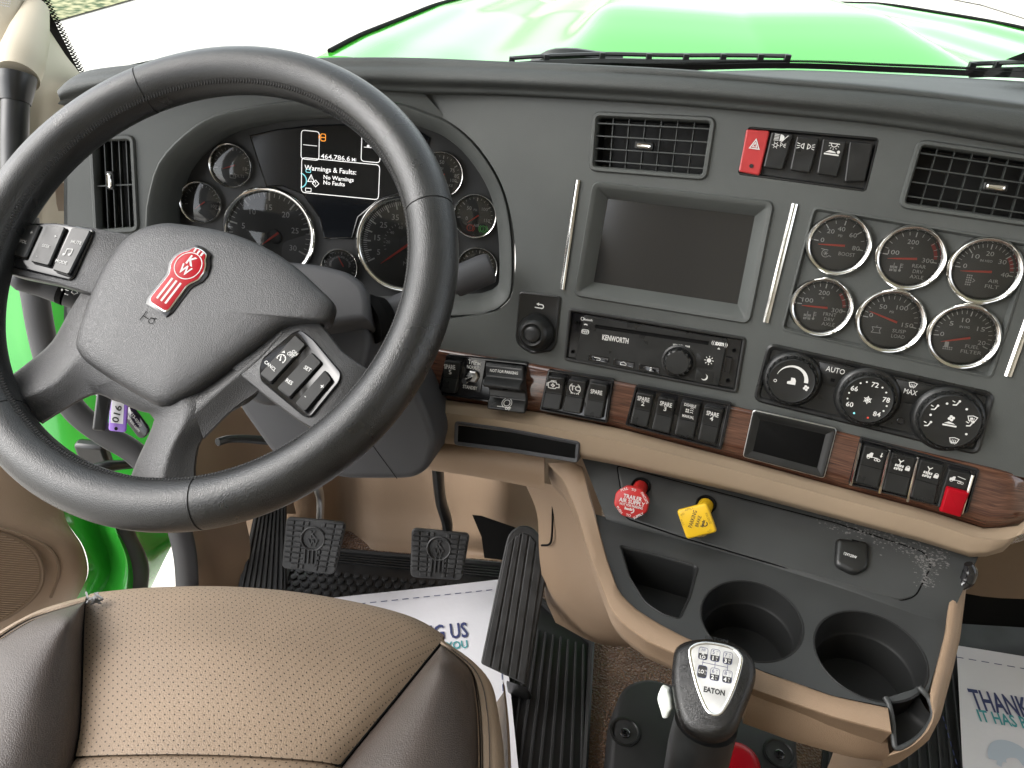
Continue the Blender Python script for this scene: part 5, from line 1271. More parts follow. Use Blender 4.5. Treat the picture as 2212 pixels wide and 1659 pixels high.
# raised valve plate outline (a groove round the plate)
pl_o = rounded(frV.px([(1334, 1007), (1600, 1078), (1800, 1130), (1996, 1194), (2010, 1222), (1976, 1288), (1942, 1297), (1700, 1226), (1475, 1160), (1352, 1118)]), [10, 2, 2, 14, 10, 12, 10, 2, 2, 12])
mk('valve_plate', stack(frV, pl_o, [(0, -1), (0, 1.2), (2, 2.4)], cap0=False), 'console_black', con, smooth=30)
mk('plate_groove', stack(frV, inset(ccw(pl_o), -3), [(0, -1), (0, .5), (1.5, .7), (3, .2)], cap0=False, cap1=False), 'deep_black', con, smooth=30)
# scuffs: worn pale plastic near the corner
def scuffs():
    V, F = [], []; rnd = random.Random(3)
    for i in range(1500):
        t_ = rnd.random(); c = np.array([1760 + 290 * t_ ** .8, 1108 + 95 * t_ + rnd.gauss(12, 14)])
        if rnd.random() < .35: c = np.array([1990 + rnd.gauss(10, 10), 1200 + rnd.random() * 70])
        x, y = frV.loc(*c); s = .25 + rnd.random() ** 4 * 1.9; a = rnd.random() * 3.14; o = len(V); n_ = rnd.randint(3, 6)
        for k in range(n_):
            b = a + k * 6.283 / n_; rr = s * (.5 + rnd.random()); V.append(frV.w(x + rr * 1.5 * math.cos(b), y + rr * .8 * math.sin(b), 2.75 + .0006 * (i % 400)))
        F.append(tuple(range(o, o + n_)))
    return V, F
mat('scuff', (.12, .118, .115), .8); mk('scuff_marks', scuffs(), 'scuff', con, smooth=0, kind='stuff')
# ------------------------------------------------------------------ air valves, outlet
def valve(name, label, base, facec, shape, m, bez=22):
    """push-pull knob: collar in the plate, stem, thick head towards the driver"""
    xb, yb = frV.loc(*base); t = thing(name, label, 'knob', frV.w(xb, yb), group='push pull air brake valves')
    mk('collar', lathe(frV, xb, yb, [(bez, 2), (bez, 6), (bez - 2, 8), (bez - 6, 6), (bez - 8, 2)], 28, cap1=True), 'deep_black', t, smooth=50)
    st = frV.w(xb, yb, 0); z = 62; xs, ys = frV.loc(*facec, z)
    end = frV.w(xs, ys, z - 6); mk('stem', tube([st, st * .5 + end * .5, end], [.0082, .0085, .0085], 20, 3), m, t, smooth=60)
    f = frV.sub(xs, ys, 0, z); d = unit(end - st); nn = unit(.55 * NC + .45 * unit(CAM - end))
    f.n = nn; f.x = unit(EXD - (EXD @ nn) * nn); f.y = np.cross(nn, f.x)
    hd_ = mk('head', stack(f, rounded(shape, 7, 4), [(3, -12), (0, -9), (0, -3), (2, 0), (4, .8)]), m, t, smooth=45)
    return t, f, hd_
oc = [(40 * math.cos(rad(22.5 + 45 * i)), 37 * math.sin(rad(22.5 + 45 * i))) for i in range(8)]
t, f, h_ = valve('trailer_air_supply_knob', 'red octagonal push pull knob marked TRAILER AIR SUPPLY', (1384, 1052), (1364, 1085), oc, 'red_knob')
g = G(f, 1.4); g.text('TRAILER', 1, 11, 8.6, 0, .02, 0, 40); g.text('AIR SUPPLY', 1, 1, 8.6, 0, .02, 0, 56); g.text('NOT FOR PARKING', 1, -7.5, 5, 0, .02, 0, 50)
g.text('Bendix', -3, -15, 5.5, 0, .04, 0, 18); g.arc(3, -17, 5.5, -90, 60, 2); g.text('PULL', -20, 25, 5.2, 28, .015); g.text('TO', 0, 28, 5.2, 0, .015); g.text('EVACUATE', 26, 16, 5.2, -52, .015, 0, 27)
g.text('PUSH', -22, -22, 5.2, -45, .015); g.text('TO', -1, -29, 5.2, 0, .015); g.text('SUPPLY', 20, -25, 5.2, 40, .015); g.done('lettering', 'white_print', h_)
dm = [(43 * math.cos(rad(74 + 90 * i)), 43 * math.sin(rad(74 + 90 * i))) for i in range(4)]
t, f, h_ = valve('parking_brake_knob', 'yellow diamond push pull knob marked PARKING BRAKE', (1525, 1091), (1505, 1126), [(x * 1.08, y * 1.05) for x, y in dm], 'yellow_knob')
g = G(f, 1.4); g.text('PARKING', -9, 3, 8, 84, .01, 0, 38); g.text('BRAKE', 3, 1, 7, 84, .01, 0, 24); g.text('Bendix', 13, -1, 5.5, 84, .04, 0, 16); g.arc(17, -1, 5, -130, 60, 2)
g.done('lettering', 'black_print', h_)
mat('olive_print', (.25, .16, .01), .6)
g = G(f, 1.4); g.text('PULL', -28, -10, 4.6, -52); g.text('TO', -31, 7, 4.6, 60); g.text('APPLY', -20, 22, 4.6, 28); g.text('PUSH', 17, -27, 4.6, 28); g.text('TO', 29, -13, 4.6, 60); g.text('RELEASE', 22, 12, 4.6, -56); g.done('fine_lettering', 'olive_print', h_)
f = Fr(pV, 1838, 1204, uv2=(1900, 1222))
ot = thing('power_outlet', 'square black capped power outlet marked 12V120W', 'outlet', f.o)
mk('outlet_cap', stack(f, rounded(f.px([(1806, 1168), (1872, 1176), (1872, 1230), (1842, 1244), (1802, 1224)]), [10, 10, 14, 10, 12]), [(-2, 0), (-2, 8), (0, 13), (4, 16), (9, 17)]), 'trim_black', ot, smooth=50)
g = G(f, 17.8); g.text('12V120W', -4, -4, 6.2, -3, .012, 0, 26); g.done('lettering', 'white_print', ot)
mk('cap_hinge', stack(f, [(-6, 28), (10, 28), (10, 36), (-6, 36)], [(0, 4), (0, 14), (1, 15)]), 'deep_black', ot)
hk = thing('side_hook', 'small black hook clip on the passenger end of the console', 'hook', T(2085, 1240))
mk('hook_body', tube([T(2092, 1218, .03), T(2096, 1235, .022), T(2088, 1256, .012), T(2076, 1268, .008)], [.004, .007, .007, .004], 10, 4), 'gloss_black', hk)
# ------------------------------------------------------------------ gear lever
gd = .648
gl_ = thing('gear_lever', 'black gear lever knob with silver shift pattern badge', 'gear lever', P(1500, 1700, .80))
ng = unit(CAM - P(1540, 1470, gd) + np.array([0, .16, .10]))
pg = Plane(P(1540, 1462, gd), ng); fg = Fr(pg, 1540, 1462, uv2=(1600, 1474))
ko = [(1452, 1420), (1460, 1392), (1490, 1377), (1540, 1374), (1590, 1385), (1622, 1408), (1634, 1440), (1628, 1480), (1606, 1535), (1592, 1570), (1570, 1590), (1540, 1597), (1505, 1590), (1478, 1572), (1462, 1540), (1450, 1475)]
kl = [tuple(p) for p in spline(fg.px(ko), 3, True)]
mk('knob', dome(fg, kl, [(.70, -125), (.86, -95), (.97, -60), (1, -36), (.99, -20), (.95, -8), (.88, -1), (.80, 2)], c=fg.loc(1540, 1475)), 'knob_black', gl_, smooth=70)
bo = [(1484, 1412), (1490, 1394), (1512, 1386), (1545, 1388), (1585, 1398), (1605, 1416), (1606, 1436), (1590, 1490), (1568, 1534), (1552, 1548), (1535, 1546), (1520, 1528), (1500, 1478)]
bc_ = np.array(fg.loc(1545, 1462)); bl = [tuple(bc_ + (p - bc_) * np.array([.90, .95])) for p in spline(fg.px(bo), 3, True)]
mk('badge_rim', stack(fg, bl, [(-3, 0), (-3, 4), (-1, 5.5), (2, 5), (4, 3.5)], cap0=False), 'chrome', gl_, smooth=50)
bd = mk('badge', stack(fg, inset(ccw(bl), 3.2), [(0, 3.4), (.5, 4)], cap0=False), 'satin_metal', gl_, label='silver badge with shift pattern')
g = G(fg, 4.5); g2 = G(fg, 4.9); g3 = G(fg, 4.5)
def bpos(u, v): return fg.loc(u, v)
for u, v, a, b in ((1519, 1413, 'HI', 'LO'), (1545, 1417, '5', '1'), (1572, 1423, '7', '3')):
    x, y = bpos(u, v); g3.rrect(x, y, 19, 26, 5, 1.0); g.poly(rounded([(x - 9.5, y - 13), (x + 9.5, y - 13), (x + 9.5, y), (x - 9.5, y)], [5, 5, .01, .01], 4))
    if a == 'HI': g3.text('HI', x, y + 8, 6, 0, 0); g2.text('LO', x, y - 8, 6.5, 0, .02); g2.text('R', x, y, 6, 0, .02)
    else: g3.text(a, x - 4, y + 6.5, 8); g2.text(b, x - 4, y - 6.5, 8.5, 0, .03); g3.text('H', x + 4, y + 9, 3.6); g3.text('L', x + 4, y + 4, 3.6); g2.text('H', x + 4, y - 3.6, 4); g2.text('L', x + 4, y - 9, 4)
for u, v, a, b in ((1517, 1452, None, 'LO'), (1544, 1458, '6', '2'), (1571, 1463, '8', '4')):
    x, y = bpos(u, v); g3.rrect(x, y, 19, 26, 5, 1.0)
    if a is None: g.rect(x, y, 19, 26, 5); g2.text('LO', x - 2, y, 8, 0, .02, 0, 11); g2.text('H', x + 7, y + 3, 4); g2.text('L', x + 7, y - 3, 4)
    else:
        g.poly(rounded([(x - 9.5, y - 13), (x + 9.5, y - 13), (x + 9.5, y), (x - 9.5, y)], [5, 5, .01, .01], 4)); g3.text(a, x - 4, y + 6.5, 8); g2.text(b, x - 4, y - 6.5, 8.5, 0, .03); g3.text('H', x + 4, y + 9, 3.6); g3.text('L', x + 4, y + 4, 3.6); g2.text('H', x + 4, y - 3.6, 4); g2.text('L', x + 4, y - 9, 4)
for u in ((1519, 1427, 1517, 1438), (1545, 1431, 1544, 1444), (1572, 1437, 1571, 1449)): g3.line([bpos(u[0], u[1]), bpos(u[2], u[3])], 1)
g3.line([bpos(1518, 1432), bpos(1571, 1443)], 1)
x, y = bpos(1543, 1494); g.text('EATON', x, y, 10.5, 0, .045, 0, 44)
g.done('black_marks', 'black_print', gl_); g2.done('light_marks', 'white_print', gl_); g3.done('grey_marks', 'navy_print', gl_)
ft = Fr(Plane(P(1548, 1380, gd + .006), unit(ng + .9 * UP)), 1548, 1380, uv2=(1608, 1392)); g = G(ft, 1.2); g.text('EATON', 0, -2, 8, 0, .03, 0, 48); g.done('moulded_lettering', 'switch_black', gl_)
mk('shaft', tube([P(1525, 1560, gd + .03), P(1510, 1620, gd + .045), P(1490, 1720, gd + .09), P(1475, 1830, gd + .16), P(1470, 1900, gd + .24)], [.0275, .028, .027, .027, .027], 24, 4), 'trim_black', gl_, smooth=60)
mk('range_button', stack(Fr(Plane(P(1434, 1520, gd + .018), unit(-FW - .5 * RT)), 1434, 1520, d=RT), rounded([(-6, 36), (10, 32), (16, 12), (18, -10), (12, -18), (8, -32), (-4, -34), (-10, -14), (-16, 4), (-14, 16)], 5), [(0, -14), (0, -5), (2, 0), (5, 2)]), 'white_button', gl_, smooth=60)
# boot plate and red dome
bp_ = wz(1500, 1640, .05)
fz = Fr(Plane(bp_, (0, 0, 1)), 1500, 1640, d=X0)
bplate = thing('shifter_boot_plate', 'black floor plate with recessed screws round the gear lever base', 'boot plate', fz.o - np.array([0, 0, .05]))
bo_ = rounded(fz.px([(1326, 1530), (1348, 1480), (1400, 1462), (1720, 1560), (1725, 1700), (1660, 1900), (1330, 1900), (1312, 1700)]), 30, 6)
mk('plate', stack(fz, bo_, [(-4, -70), (0, -6), (4, 0), (12, 3)]), 'rubber', bplate, smooth=50)
for u, v in ((1349, 1582), (1682, 1628)):
    x, y = fz.loc(u, v); mk('screw_well', lathe(fz, x, y, [(34, 3), (34, 6), (30, 6.5), (27, 2), (25, -2)], 24, cap1=True), 'trim_black', bplate, smooth=50)
    mk('screw', lathe(fz, x, y - 4, [(11, 0), (11, 6), (8, 8), (5, 8), (4, 4)], 16, cap1=True), 'gloss_black', bplate, smooth=50)
x, y = fz.loc(1596, 1668); rb = mk('red_collar', lathe(fz, x - 10, y, [(50, 3), (50, 26), (46, 38), (36, 46), (24, 49)], 36, cap1=True), 'red_gloss', bplate, smooth=60, label='glossy red dome at the lever base')
mk('collar_groove', lathe(fz, x - 10, y, [(49.5, 28), (47.8, 35), (46, 37)], 36), 'deep_black', bplate, smooth=60)
# ------------------------------------------------------------------ foot well
fw = thing('foot_well_panel', 'moulded beige foot well panel behind the pedals', 'panel', (-.1, 1.0, 0))
us = [380, 480, 560, 620, 680, 740, 800, 880, 960, 1020, 1080, 1140, 1190, 1240, 1300]
rows = []
for k, (v, y0) in enumerate(((860, 1.10), (930, 1.08), (1000, 1.05), (1060, 1.03), (1110, 1.015), (1150, .995), (1178, .98), (1196, .965))):
    r = []
    for u in us:
        y = y0
        y -= .10 * math.exp(-((u - 1090) / 90.0) ** 2) * (1 if k < 6 else .4)          # bulge by the accelerator
        y -= .05 / (1 + math.exp((u - 690) / 12.0)) + .0
        y += .02 * math.exp(-((u - 750) / 25.0) ** 2)
        r.append(wy(u, v + (u - 900) * .085, y))
    rows.append(r)
mk('firewall_panel', loft(rows, (3, 3)), 'beige_plastic', fw, smooth=70)
# engine tunnel side: beige moulding running from the dash to the floor beside the accelerator
tl = [[(1130, 1035), (1180, 1045), (1260, 1060)], [(1160, 1110), (1200, 1130), (1270, 1160)], [(1165, 1200), (1220, 1220), (1290, 1250)], [(1178, 1290), (1250, 1290), (1330, 1330)], [(1190, 1322), (1270, 1362), (1370, 1380)], [(1200, 1345), (1285, 1388), (1380, 1400)]]
dp_ = [[1.06, 1.0, .93], [1.10, 1.03, .93], [1.14, 1.05, .93], [1.20, 1.06, .93], [1.25, 1.16, 1.02], [1.31, 1.26, 1.18]]
mk('tunnel_side', loft([[P(*q, d) for q, d in zip(r, ds)] for r, ds in zip(tl, dp_)], (5, 5)), 'beige_plastic', fw, smooth=70)
mk('panel_joint', tube([P(1196, 1035, 1.0), P(1194, 1100, 1.02), P(1192, 1160, 1.05), P(1186, 1176, 1.07), P(1170, 1178, 1.09)], .0016, 6, 4), 'deep_black', fw)
mk('accelerator_recess_shade', (lambda p: (p, [tuple(range(len(p)))]))([P(*q, 1.18) for q in ((1020, 1112), (1040, 1114), (1110, 1138), (1130, 1150), (1130, 1215), (1046, 1205), (1040, 1160))]), 'deep_black', fw, smooth=0)  # flat black sheet drawn as the shade of a recess
# kick panel at the door side
kp = [[P(396, 1100, 1.16), P(412, 1170, 1.19), P(422, 1230, 1.24), P(420, 1310, 1.29)], [P(418, 1120, 1.20), P(440, 1170, 1.23), P(452, 1230, 1.27), P(450, 1300, 1.31)], [P(445, 1115, 1.22), P(475, 1170, 1.26), P(480, 1230, 1.30), P(478, 1300, 1.33)], [P(520, 1080, 1.27), P(540, 1170, 1.31), P(535, 1230, 1.34), P(520, 1310, 1.37)]]
mk('kick_panel', loft(kp, (5, 4)), 'beige_plastic', fw, smooth=60)
mk('kick_upper', loft([[P(430, 900, 1.18), P(520, 880, 1.25), P(620, 900, 1.3)], [P(420, 1010, 1.18), P(500, 1010, 1.28), P(620, 1020, 1.34)], [P(415, 1130, 1.20), P(520, 1110, 1.30), P(640, 1110, 1.40)]], (4, 4)), 'beige_plastic', fw, smooth=60)
mk('cowl_seal', tube([P(470, 955, 1.12), P(500, 948, 1.14), P(560, 950, 1.17), P(620, 960, 1.2)], [.006, .006, .007, .006], 8, 4), 'trim_black', fw)
# dead pedal, ribbed
ff = Fr(plane3(P(520, 1280, 1.34), P(600, 1280, 1.34), P(590, 1110, 1.32)), 560, 1200, uv2=(640, 1206))
dpd = thing('foot_rest', 'ribbed black rubber foot rest beside the clutch pedal', 'foot rest', ff.o - np.array([0, 0, .15]))
mk('rest_plate', stack(ff, ff.px([(560, 1060), (616, 1060), (616, 1310), (505, 1310)]), [(0, -12), (0, 0)]), 'rubber', dpd)
for i in range(8):
    t_ = (i + .5) / 8; a = (562 + 52 * t_, 1062); b = (508 + 106 * t_, 1308); q = ff.px([(a[0] - 2, a[1]), (a[0] + 2.6, a[1]), (b[0] + 4.2, b[1]), (b[0] - 4, b[1])]); mk('rib', stack(ff, q, [(0, -.5), (.3, 3.5), (1.4, 4.5)], cap0=False), 'rubber', dpd, smooth=0)
# ------------------------------------------------------------------ floor mats
fm_ = Fr(Plane((0, .8, .012), (0, 0, 1)), 850, 1250, d=X0)
dm_ = thing('driver_floor_mat', 'black rubber floor mat with hexagon tread under the pedals', 'floor mat', (-.15, .75, 0))
mo = rounded(fm_.px([(628, 1178), (1085, 1218), (1210, 1330), (1284, 1385), (1262, 1800), (600, 1800), (560, 1500)]), 14)
mk('mat_sheet', stack(fm_, mo, [(0, -10), (0, -1), (2, 0)]), 'rubber', dm_)
rim_ = stack(fm_, mo, [(0, 0), (0, 6), (4, 8), (10, 6), (12, -.5)], cap0=False, cap1=False); mk('mat_rim', rim_, 'rubber', dm_, smooth=40)
for i in range(4):
    a, b = fm_.loc(690, 1196 + i * 5), fm_.loc(1090, 1231 + i * 6)
    mk('rib', stack(fm_, [(a[0], a[1] - 2), (b[0], b[1] - 2), (b[0], b[1] + 2), (a[0], a[1] + 2)], [(0, -.5), (.6, 4)], cap0=False), 'rubber', dm_, smooth=0)
hx_ = []
hexr = 11
a0_, a1_ = fm_.loc(640, 1230), fm_.loc(1075, 1330)
for j in range(15):
    for i in range(34):
        x = a0_[0] - 30 + i * hexr * 1.85 + (j % 2) * hexr * .925; y = a0_[1] - 4 - j * hexr * 1.6
        if not (-400 < x < fm_.loc(1085, 1330)[0]): continue
        hx_.append(stack(fm_, [(x + hexr * .8 * math.cos(rad(60 * k + 30)), y + hexr * .8 * math.sin(rad(60 * k + 30))) for k in range(6)], [(0, -.5), (1.5, 3.5), (4, 4)], cap0=False))
mk('hexagon_tread', J(*hx_), 'rubber', dm_, smooth=30, kind='stuff')
for i in range(9):
    t_ = i / 8; a = (1130 + 130 * t_, 1352 + 42 * t_); b = (1050 + 205 * t_, 1800)
    q = fm_.px([(a[0] - 2.6, a[1]), (a[0] + 2.6, a[1]), (b[0] + 5, b[1]), (b[0] - 5, b[1])]); mk('rib', stack(fm_, q, [(0, -.5), (.6, 5), (1.6, 6)], cap0=False), 'rubber', dm_, smooth=0)
pm_ = thing('passenger_floor_mat', 'black ribbed rubber mat on the passenger side floor', 'floor mat', (.9, .7, 0))
fp2 = Fr(Plane((.9, .7, .012), (0, 0, 1)), 2050, 1450, d=X0)
mk('mat_sheet', stack(fp2, rounded(fp2.px([(1780, 1610), (1960, 1400), (2120, 1290), (2500, 1330), (2500, 1800), (1760, 1800)]), 10), [(0, -10), (0, 0)]), 'rubber', pm_)
for i in range(14):
    q = fp2.px([(1790 + i * 20, 1600 - i * 14), (1796 + i * 20, 1602 - i * 14), (1786 + i * 24, 1810), (1778 + i * 24, 1810)])
    mk('rib', stack(fp2, q, [(0, -.5), (.6, 5), (1.4, 6)], cap0=False), 'rubber', pm_, smooth=0)
# ------------------------------------------------------------------ paper mats
def paper(name, label, corners, lines, dash_, logo=None, z=.026):
    pl = Plane((0, 0, z), (0, 0, 1)); c = np.mean(corners, axis=0); f = Fr(pl, c[0], c[1], uv2=(c[0] + (corners[1][0] - corners[0][0]), c[1] + (corners[1][1] - corners[0][1])))
    t = thing(name, label, 'paper mat', f.o - np.array([0, 0, z])); q = [np.array(p) for p in f.px(corners)]
    n = 24; V, F = [], []
    for j in range(n + 1):
        for i in range(n + 1):
            s, r = i / n, j / n; p = (q[0] * (1 - s) + q[1] * s) * (1 - r) + (q[3] * (1 - s) + q[2] * s) * r
            w = 1.5 * math.sin(s * 7 + r * 3) + 1.2 * math.sin(r * 9 - s * 4); V.append(f.w(p[0], p[1], w * .35))
    for j in range(n):
        for i in range(n): a = j * (n + 1) + i; F.append((a, a + 1, a + n + 2, a + n + 1))
    sh = mk('sheet', thick((V, F), (0, 0, -.0004)), 'paper', t, smooth=60)
    for m_, items in lines.items():
        g = G(f, 2.2)
        for s, u, v, h, wd, al in items:
            x, y = f.loc(u, v); g.text(s, x, y, h, 0, .02, al, wd)
        g.done('lettering', m_, t)
    for a, b, nn in dash_:
        g = G(f, 2.0); a, b = np.array(f.loc(*a)), np.array(f.loc(*b))
        for i in range(nn): g.line([a + (b - a) * (i / nn), a + (b - a) * ((i + .6) / nn)], 2.2)
        g.done('dashed_border', 'navy_print', t)
    if logo:
        g = G(f, 1.8); x, y = f.loc(*logo); g.arc(x, y, 34, 0, 180, 36); g.arc(x + 6, y - 26, 44, 20, 160, 10); g.done('logo', 'blue_grey_print', t)
    return t
paper('paper_floor_mat', 'white printed paper mat lying under the pedals beside the seat', [(640, 1300), (1078, 1252), (1126, 1720), (560, 1800)],
      {'navy_print': [('THANK YOU FOR CHOOSING US', 1010, 1361, 40, 560, 1)], 'teal_print': [('IT HAS BEEN A PLEASURE SERVING YOU', 1010, 1392, 20, 420, 1)]},
      [((752, 1308), (1072, 1274), 14), ((1074, 1300), (1100, 1700), 16)])
paper('paper_floor_mat', 'white printed paper mat on the passenger floor reading THANK', [(2066, 1394), (2560, 1475), (2700, 1850), (2090, 1850)],
      {'navy_print': [('THANK YOU FOR CHOOSING US', 2096, 1510, 50, 560, -1)], 'teal_print': [('IT HAS BEEN A PLEASURE SERVING YOU', 2112, 1546, 28, 500, -1)]},
      [((2064, 1420), (2400, 1478), 12), ((2036, 1548), (2080, 1700), 8)], (2190, 1650))
# ------------------------------------------------------------------ pedals
def pedal(quad, d, label, arm, tilt=.32):
    c = np.mean(quad, axis=0); nn = unit(-FW * .9 + np.array([0, -.25, .1]))
    pl = Plane(P(c[0], c[1], d), nn); f = Fr(pl, c[0], c[1], d=pl.at(*quad[1]) - pl.at(*quad[0]))
    t = thing('foot_pedal', label, 'pedal', f.o - np.array([0, 0, .06]), group='hanging clutch and brake pedals')
    o = f.px(quad); oo = ccw(rounded(o, 12))
    mk('pad', stack(f, oo, [(2, -14), (0, -10), (0, -2), (2, 0)]), 'pedal_rubber', t, smooth=40)
    # tread blocks left and right of the badge
    q = [np.array(p) for p in o]; bl = []
    def bil(s, r): return (q[0] * (1 - s) + q[1] * s) * (1 - r) + (q[3] * (1 - s) + q[2] * s) * r
    for j in range(9):
        r0, r1 = .04 + j * .104, .04 + (j + 1) * .104 - .02
        for s0, s1 in ((.03, .15), (.17, .31), (.33, .40), (.60, .67), (.69, .83), (.85, .97)):
            rm = (r0 + r1) / 2
            if .12 < rm < .55 and (s0 > .3 and s1 < .7): continue
            if rm > .86 and (s0 < .05 or s1 > .95): continue
            bl.append(stack(f, [tuple(bil(*p)) for p in ((s0, r0), (s1, r0), (s1, r1), (s0, r1))], [(0, -1), (.4, 2.4), (1.4, 3.2)], cap0=False))
    mk('tread_blocks', J(*bl), 'pedal_rubber', t, smooth=0, kind='stuff')
    cx_, cy_ = bil(.5, .36); 
    mk('badge_ring', lathe(f, cx_, cy_, [(27, -1), (27, 3), (25, 4.5), (23, 3), (23, -.5)], 32), 'pedal_rubber', t, smooth=50)
    g = G(f, 3.0); g.text('K', cx_, cy_ + 10, 14, 0, .03); g.text('W', cx_, cy_ - 9, 14, 0, .03); V3 = [v - f.n * 0 for v in g.V]
    mk('raised_letters', thick((g.V, g.F), -f.n * f.k * 4), 'pedal_rubber', t, smooth=0)
    for k in (-13, -4.5, 4.5, 13):
        a = bil(.5, .62); mk('rib', stack(f, rounded([(a[0] + k - 2.4, a[1] + 8), (a[0] + k + 2.4, a[1] + 8), (a[0] + k + 2.4, a[1] - 26), (a[0] + k - 2.4, a[1] - 26)], 1.5), [(0, -1), (.5, 3), (1.2, 4)], cap0=False), 'pedal_rubber', t, smooth=0)
    mk('arm', tube([P(*p) for p in arm[0]], arm[1], 10, 4, sq=(1, .55)), arm[2], t, smooth=60)
    return t
pedal([(618, 1117), (748, 1129), (722, 1242), (608, 1228)], 1.25, 'square black clutch pedal pad nearest the ribbed foot rest', ([(690, 1150, 1.28), (692, 1080, 1.26), (686, 1050, 1.22), (680, 1000, 1.15)], .011, 'steel'))
pedal([(889, 1141), (1015, 1153), (998, 1254), (886, 1247)], 1.27, 'square black brake pedal pad nearest the accelerator', ([(965, 1165, 1.30), (966, 1130, 1.28), (952, 1080, 1.24), (945, 1010, 1.15), (940, 960, 1.1)], .016, 'trim_black'))
nn = unit(np.array([-.05, -.70, .66]))
pl = Plane(P(1110, 1320, 1.16), nn); f = Fr(pl, 1110, 1320, d=pl.at(1180, 1330) - pl.at(1060, 1318))
ac = thing('accelerator_pedal', 'long black ribbed accelerator pedal standing on the floor', 'pedal', P(1090, 1480, 1.2))
ao = [(1038, 1434), (1092, 1176), (1100, 1150), (1126, 1134), (1152, 1140), (1170, 1164), (1182, 1236), (1137, 1481)]
al = rounded(f.px(ao), [6, 14, 16, 20, 18, 16, 16, 6], 4)
mk('pad', stack(f, al, [(3, -22), (0, -16), (0, -3), (3, 0)]), 'pedal_rubber', ac, smooth=40)
for i in range(5):
    def edge(t_): return np.array([1042 + 93 * t_, 1432 + 44 * t_]), np.array([1096 + 78 * t_, 1176 + (30 * t_ ** 4) - 26 * math.sin(math.pi * min(1, max(0, t_)))])
    (b0_, a0_), (b1_, a1_) = edge(i / 5 + .018), edge((i + 1) / 5 - .018)
    mk('rib', stack(f, rounded(f.px([tuple(b0_), tuple(a0_), tuple(a1_), tuple(b1_)]), 2, 3), [(0, -1), (.4, 2), (1.4, 2.8)], cap0=False), 'pedal_rubber', ac, smooth=30)
mk('pedal_base', rings([[P(*q) for q in ((1090, 1468, 1.165), (1142, 1486, 1.165), (1150, 1500, 1.22), (1095, 1490, 1.22))], [P(*q) for q in ((1100, 1500, 1.22), (1140, 1510, 1.22), (1150, 1520, 1.25), (1098, 1510, 1.25))]], True, True), 'trim_black', ac, bevel=.004)
mk('linkage', tube([P(1060, 1150, 1.33), P(1095, 1165, 1.31), P(1125, 1180, 1.29)], .012, 10, 3), 'deep_black', ac)
# ------------------------------------------------------------------ driver's seat
ZS = .47
def sp(u, v, dz=0): return wz(u, v, ZS + dz)
seat = thing('driver_chair', 'tan and dark brown leather driver seat with perforated centre panel', 'seat', (-.22, .2, 0))
frontC = [(183, 1292), (260, 1284), (333, 1280), (420, 1278), (500, 1280), (590, 1287), (667, 1297), (750, 1312), (837, 1332), (900, 1354), (954, 1387)]
Ls = [(183, 1292), (179, 1373), (178, 1480), (174, 1573), (164, 1634)]
Rs = [(954, 1387), (905, 1447), (840, 1527), (775, 1606), (737, 1653)]
Lr, Rr = resample(spline(Ls, 5), 17), resample(spline(Rs, 5), 17); Fc = resample(spline(frontC, 4), 33)
rows = []
def seat_row(j, t_):
    l, r = Lr[j], Rr[j]; out_ = []
    for i in range(33):
        s = i / 32; base = l * (1 - s) + r * s
        bow = (Fc[i] - (Fc[0] * (1 - s) + Fc[-1] * s)) * (1 - t_ * .75)
        out_.append(sp(base[0] + bow[0], base[1] + bow[1], .012 * math.sin(math.pi * s) * min(1, t_ * 3) - .010 * math.exp(-s * 18) - .012 * math.exp(-(1 - s) * 14) - .014 * (1 - t_) ** 5))
    return out_
rr = [seat_row(j, j / 16) for j in range(17)]
f1_ = [p + np.array([0, .020, -.016]) for p in rr[0]]; f2_ = [p + np.array([0, .030, -.05]) for p in rr[0]]; f3_ = [p + np.array([0, .018, -.13]) for p in rr[0]]
mk('centre_panel', loft([f3_, f2_, f1_] + rr, (2, 1)), 'seat_tan', seat, smooth=70)
# rear panel behind the cross seam
sm = [p for p in rr[-1]]; r2 = []
for dy, dz in ((.014, -.012), (-.002, -.002), (-.02, .004), (-.10, .004), (-.35, -.01)): r2.append([p + np.array([0, dy, dz]) for p in sm])
mk('rear_panel', loft(r2), 'seat_tan', seat, smooth=70)
# bolsters
def bolster(inner, outer, hgt, n=24, back=.25):
    I, O = resample(spline(inner, 5), n), resample(spline(outer, 5), n); rows = []
    for t_, dz in ((0, -.014), (.02, -.006), (.10, .30 * hgt), (.28, hgt * .85), (.5, hgt * 1.15), (.75, hgt * .9), (.93, hgt * .25), (1, -.010)):
        r_ = []
        for i in range(n):
            k = min(1, .25 + i / 5); q = I[i] * (1 - t_) + O[i] * t_; r_.append(sp(q[0], q[1], dz * k if dz > 0 else dz))
        rows.append(r_ + [r_[-1] + np.array([0, -back, 0])])
    return loft(rows, (3, 1))
mk('side_bolster', bolster([(183, 1300), (178, 1373), (176, 1480), (172, 1573), (160, 1640), (150, 1700)], [(183, 1300), (110, 1321), (60, 1338), (0, 1374), (-50, 1420), (-120, 1560)], .027), 'seat_brown', seat, smooth=70, label='dark brown side bolster toward the door')
mk('side_bolster', bolster([(952, 1396), (905, 1453), (840, 1533), (775, 1612), (737, 1660), (700, 1710)], [(954, 1394), (1000, 1428), (1024, 1462), (1035, 1530), (1039, 1600), (1040, 1680)], .027), 'seat_brown', seat, smooth=70, label='dark brown side bolster toward the gear lever')
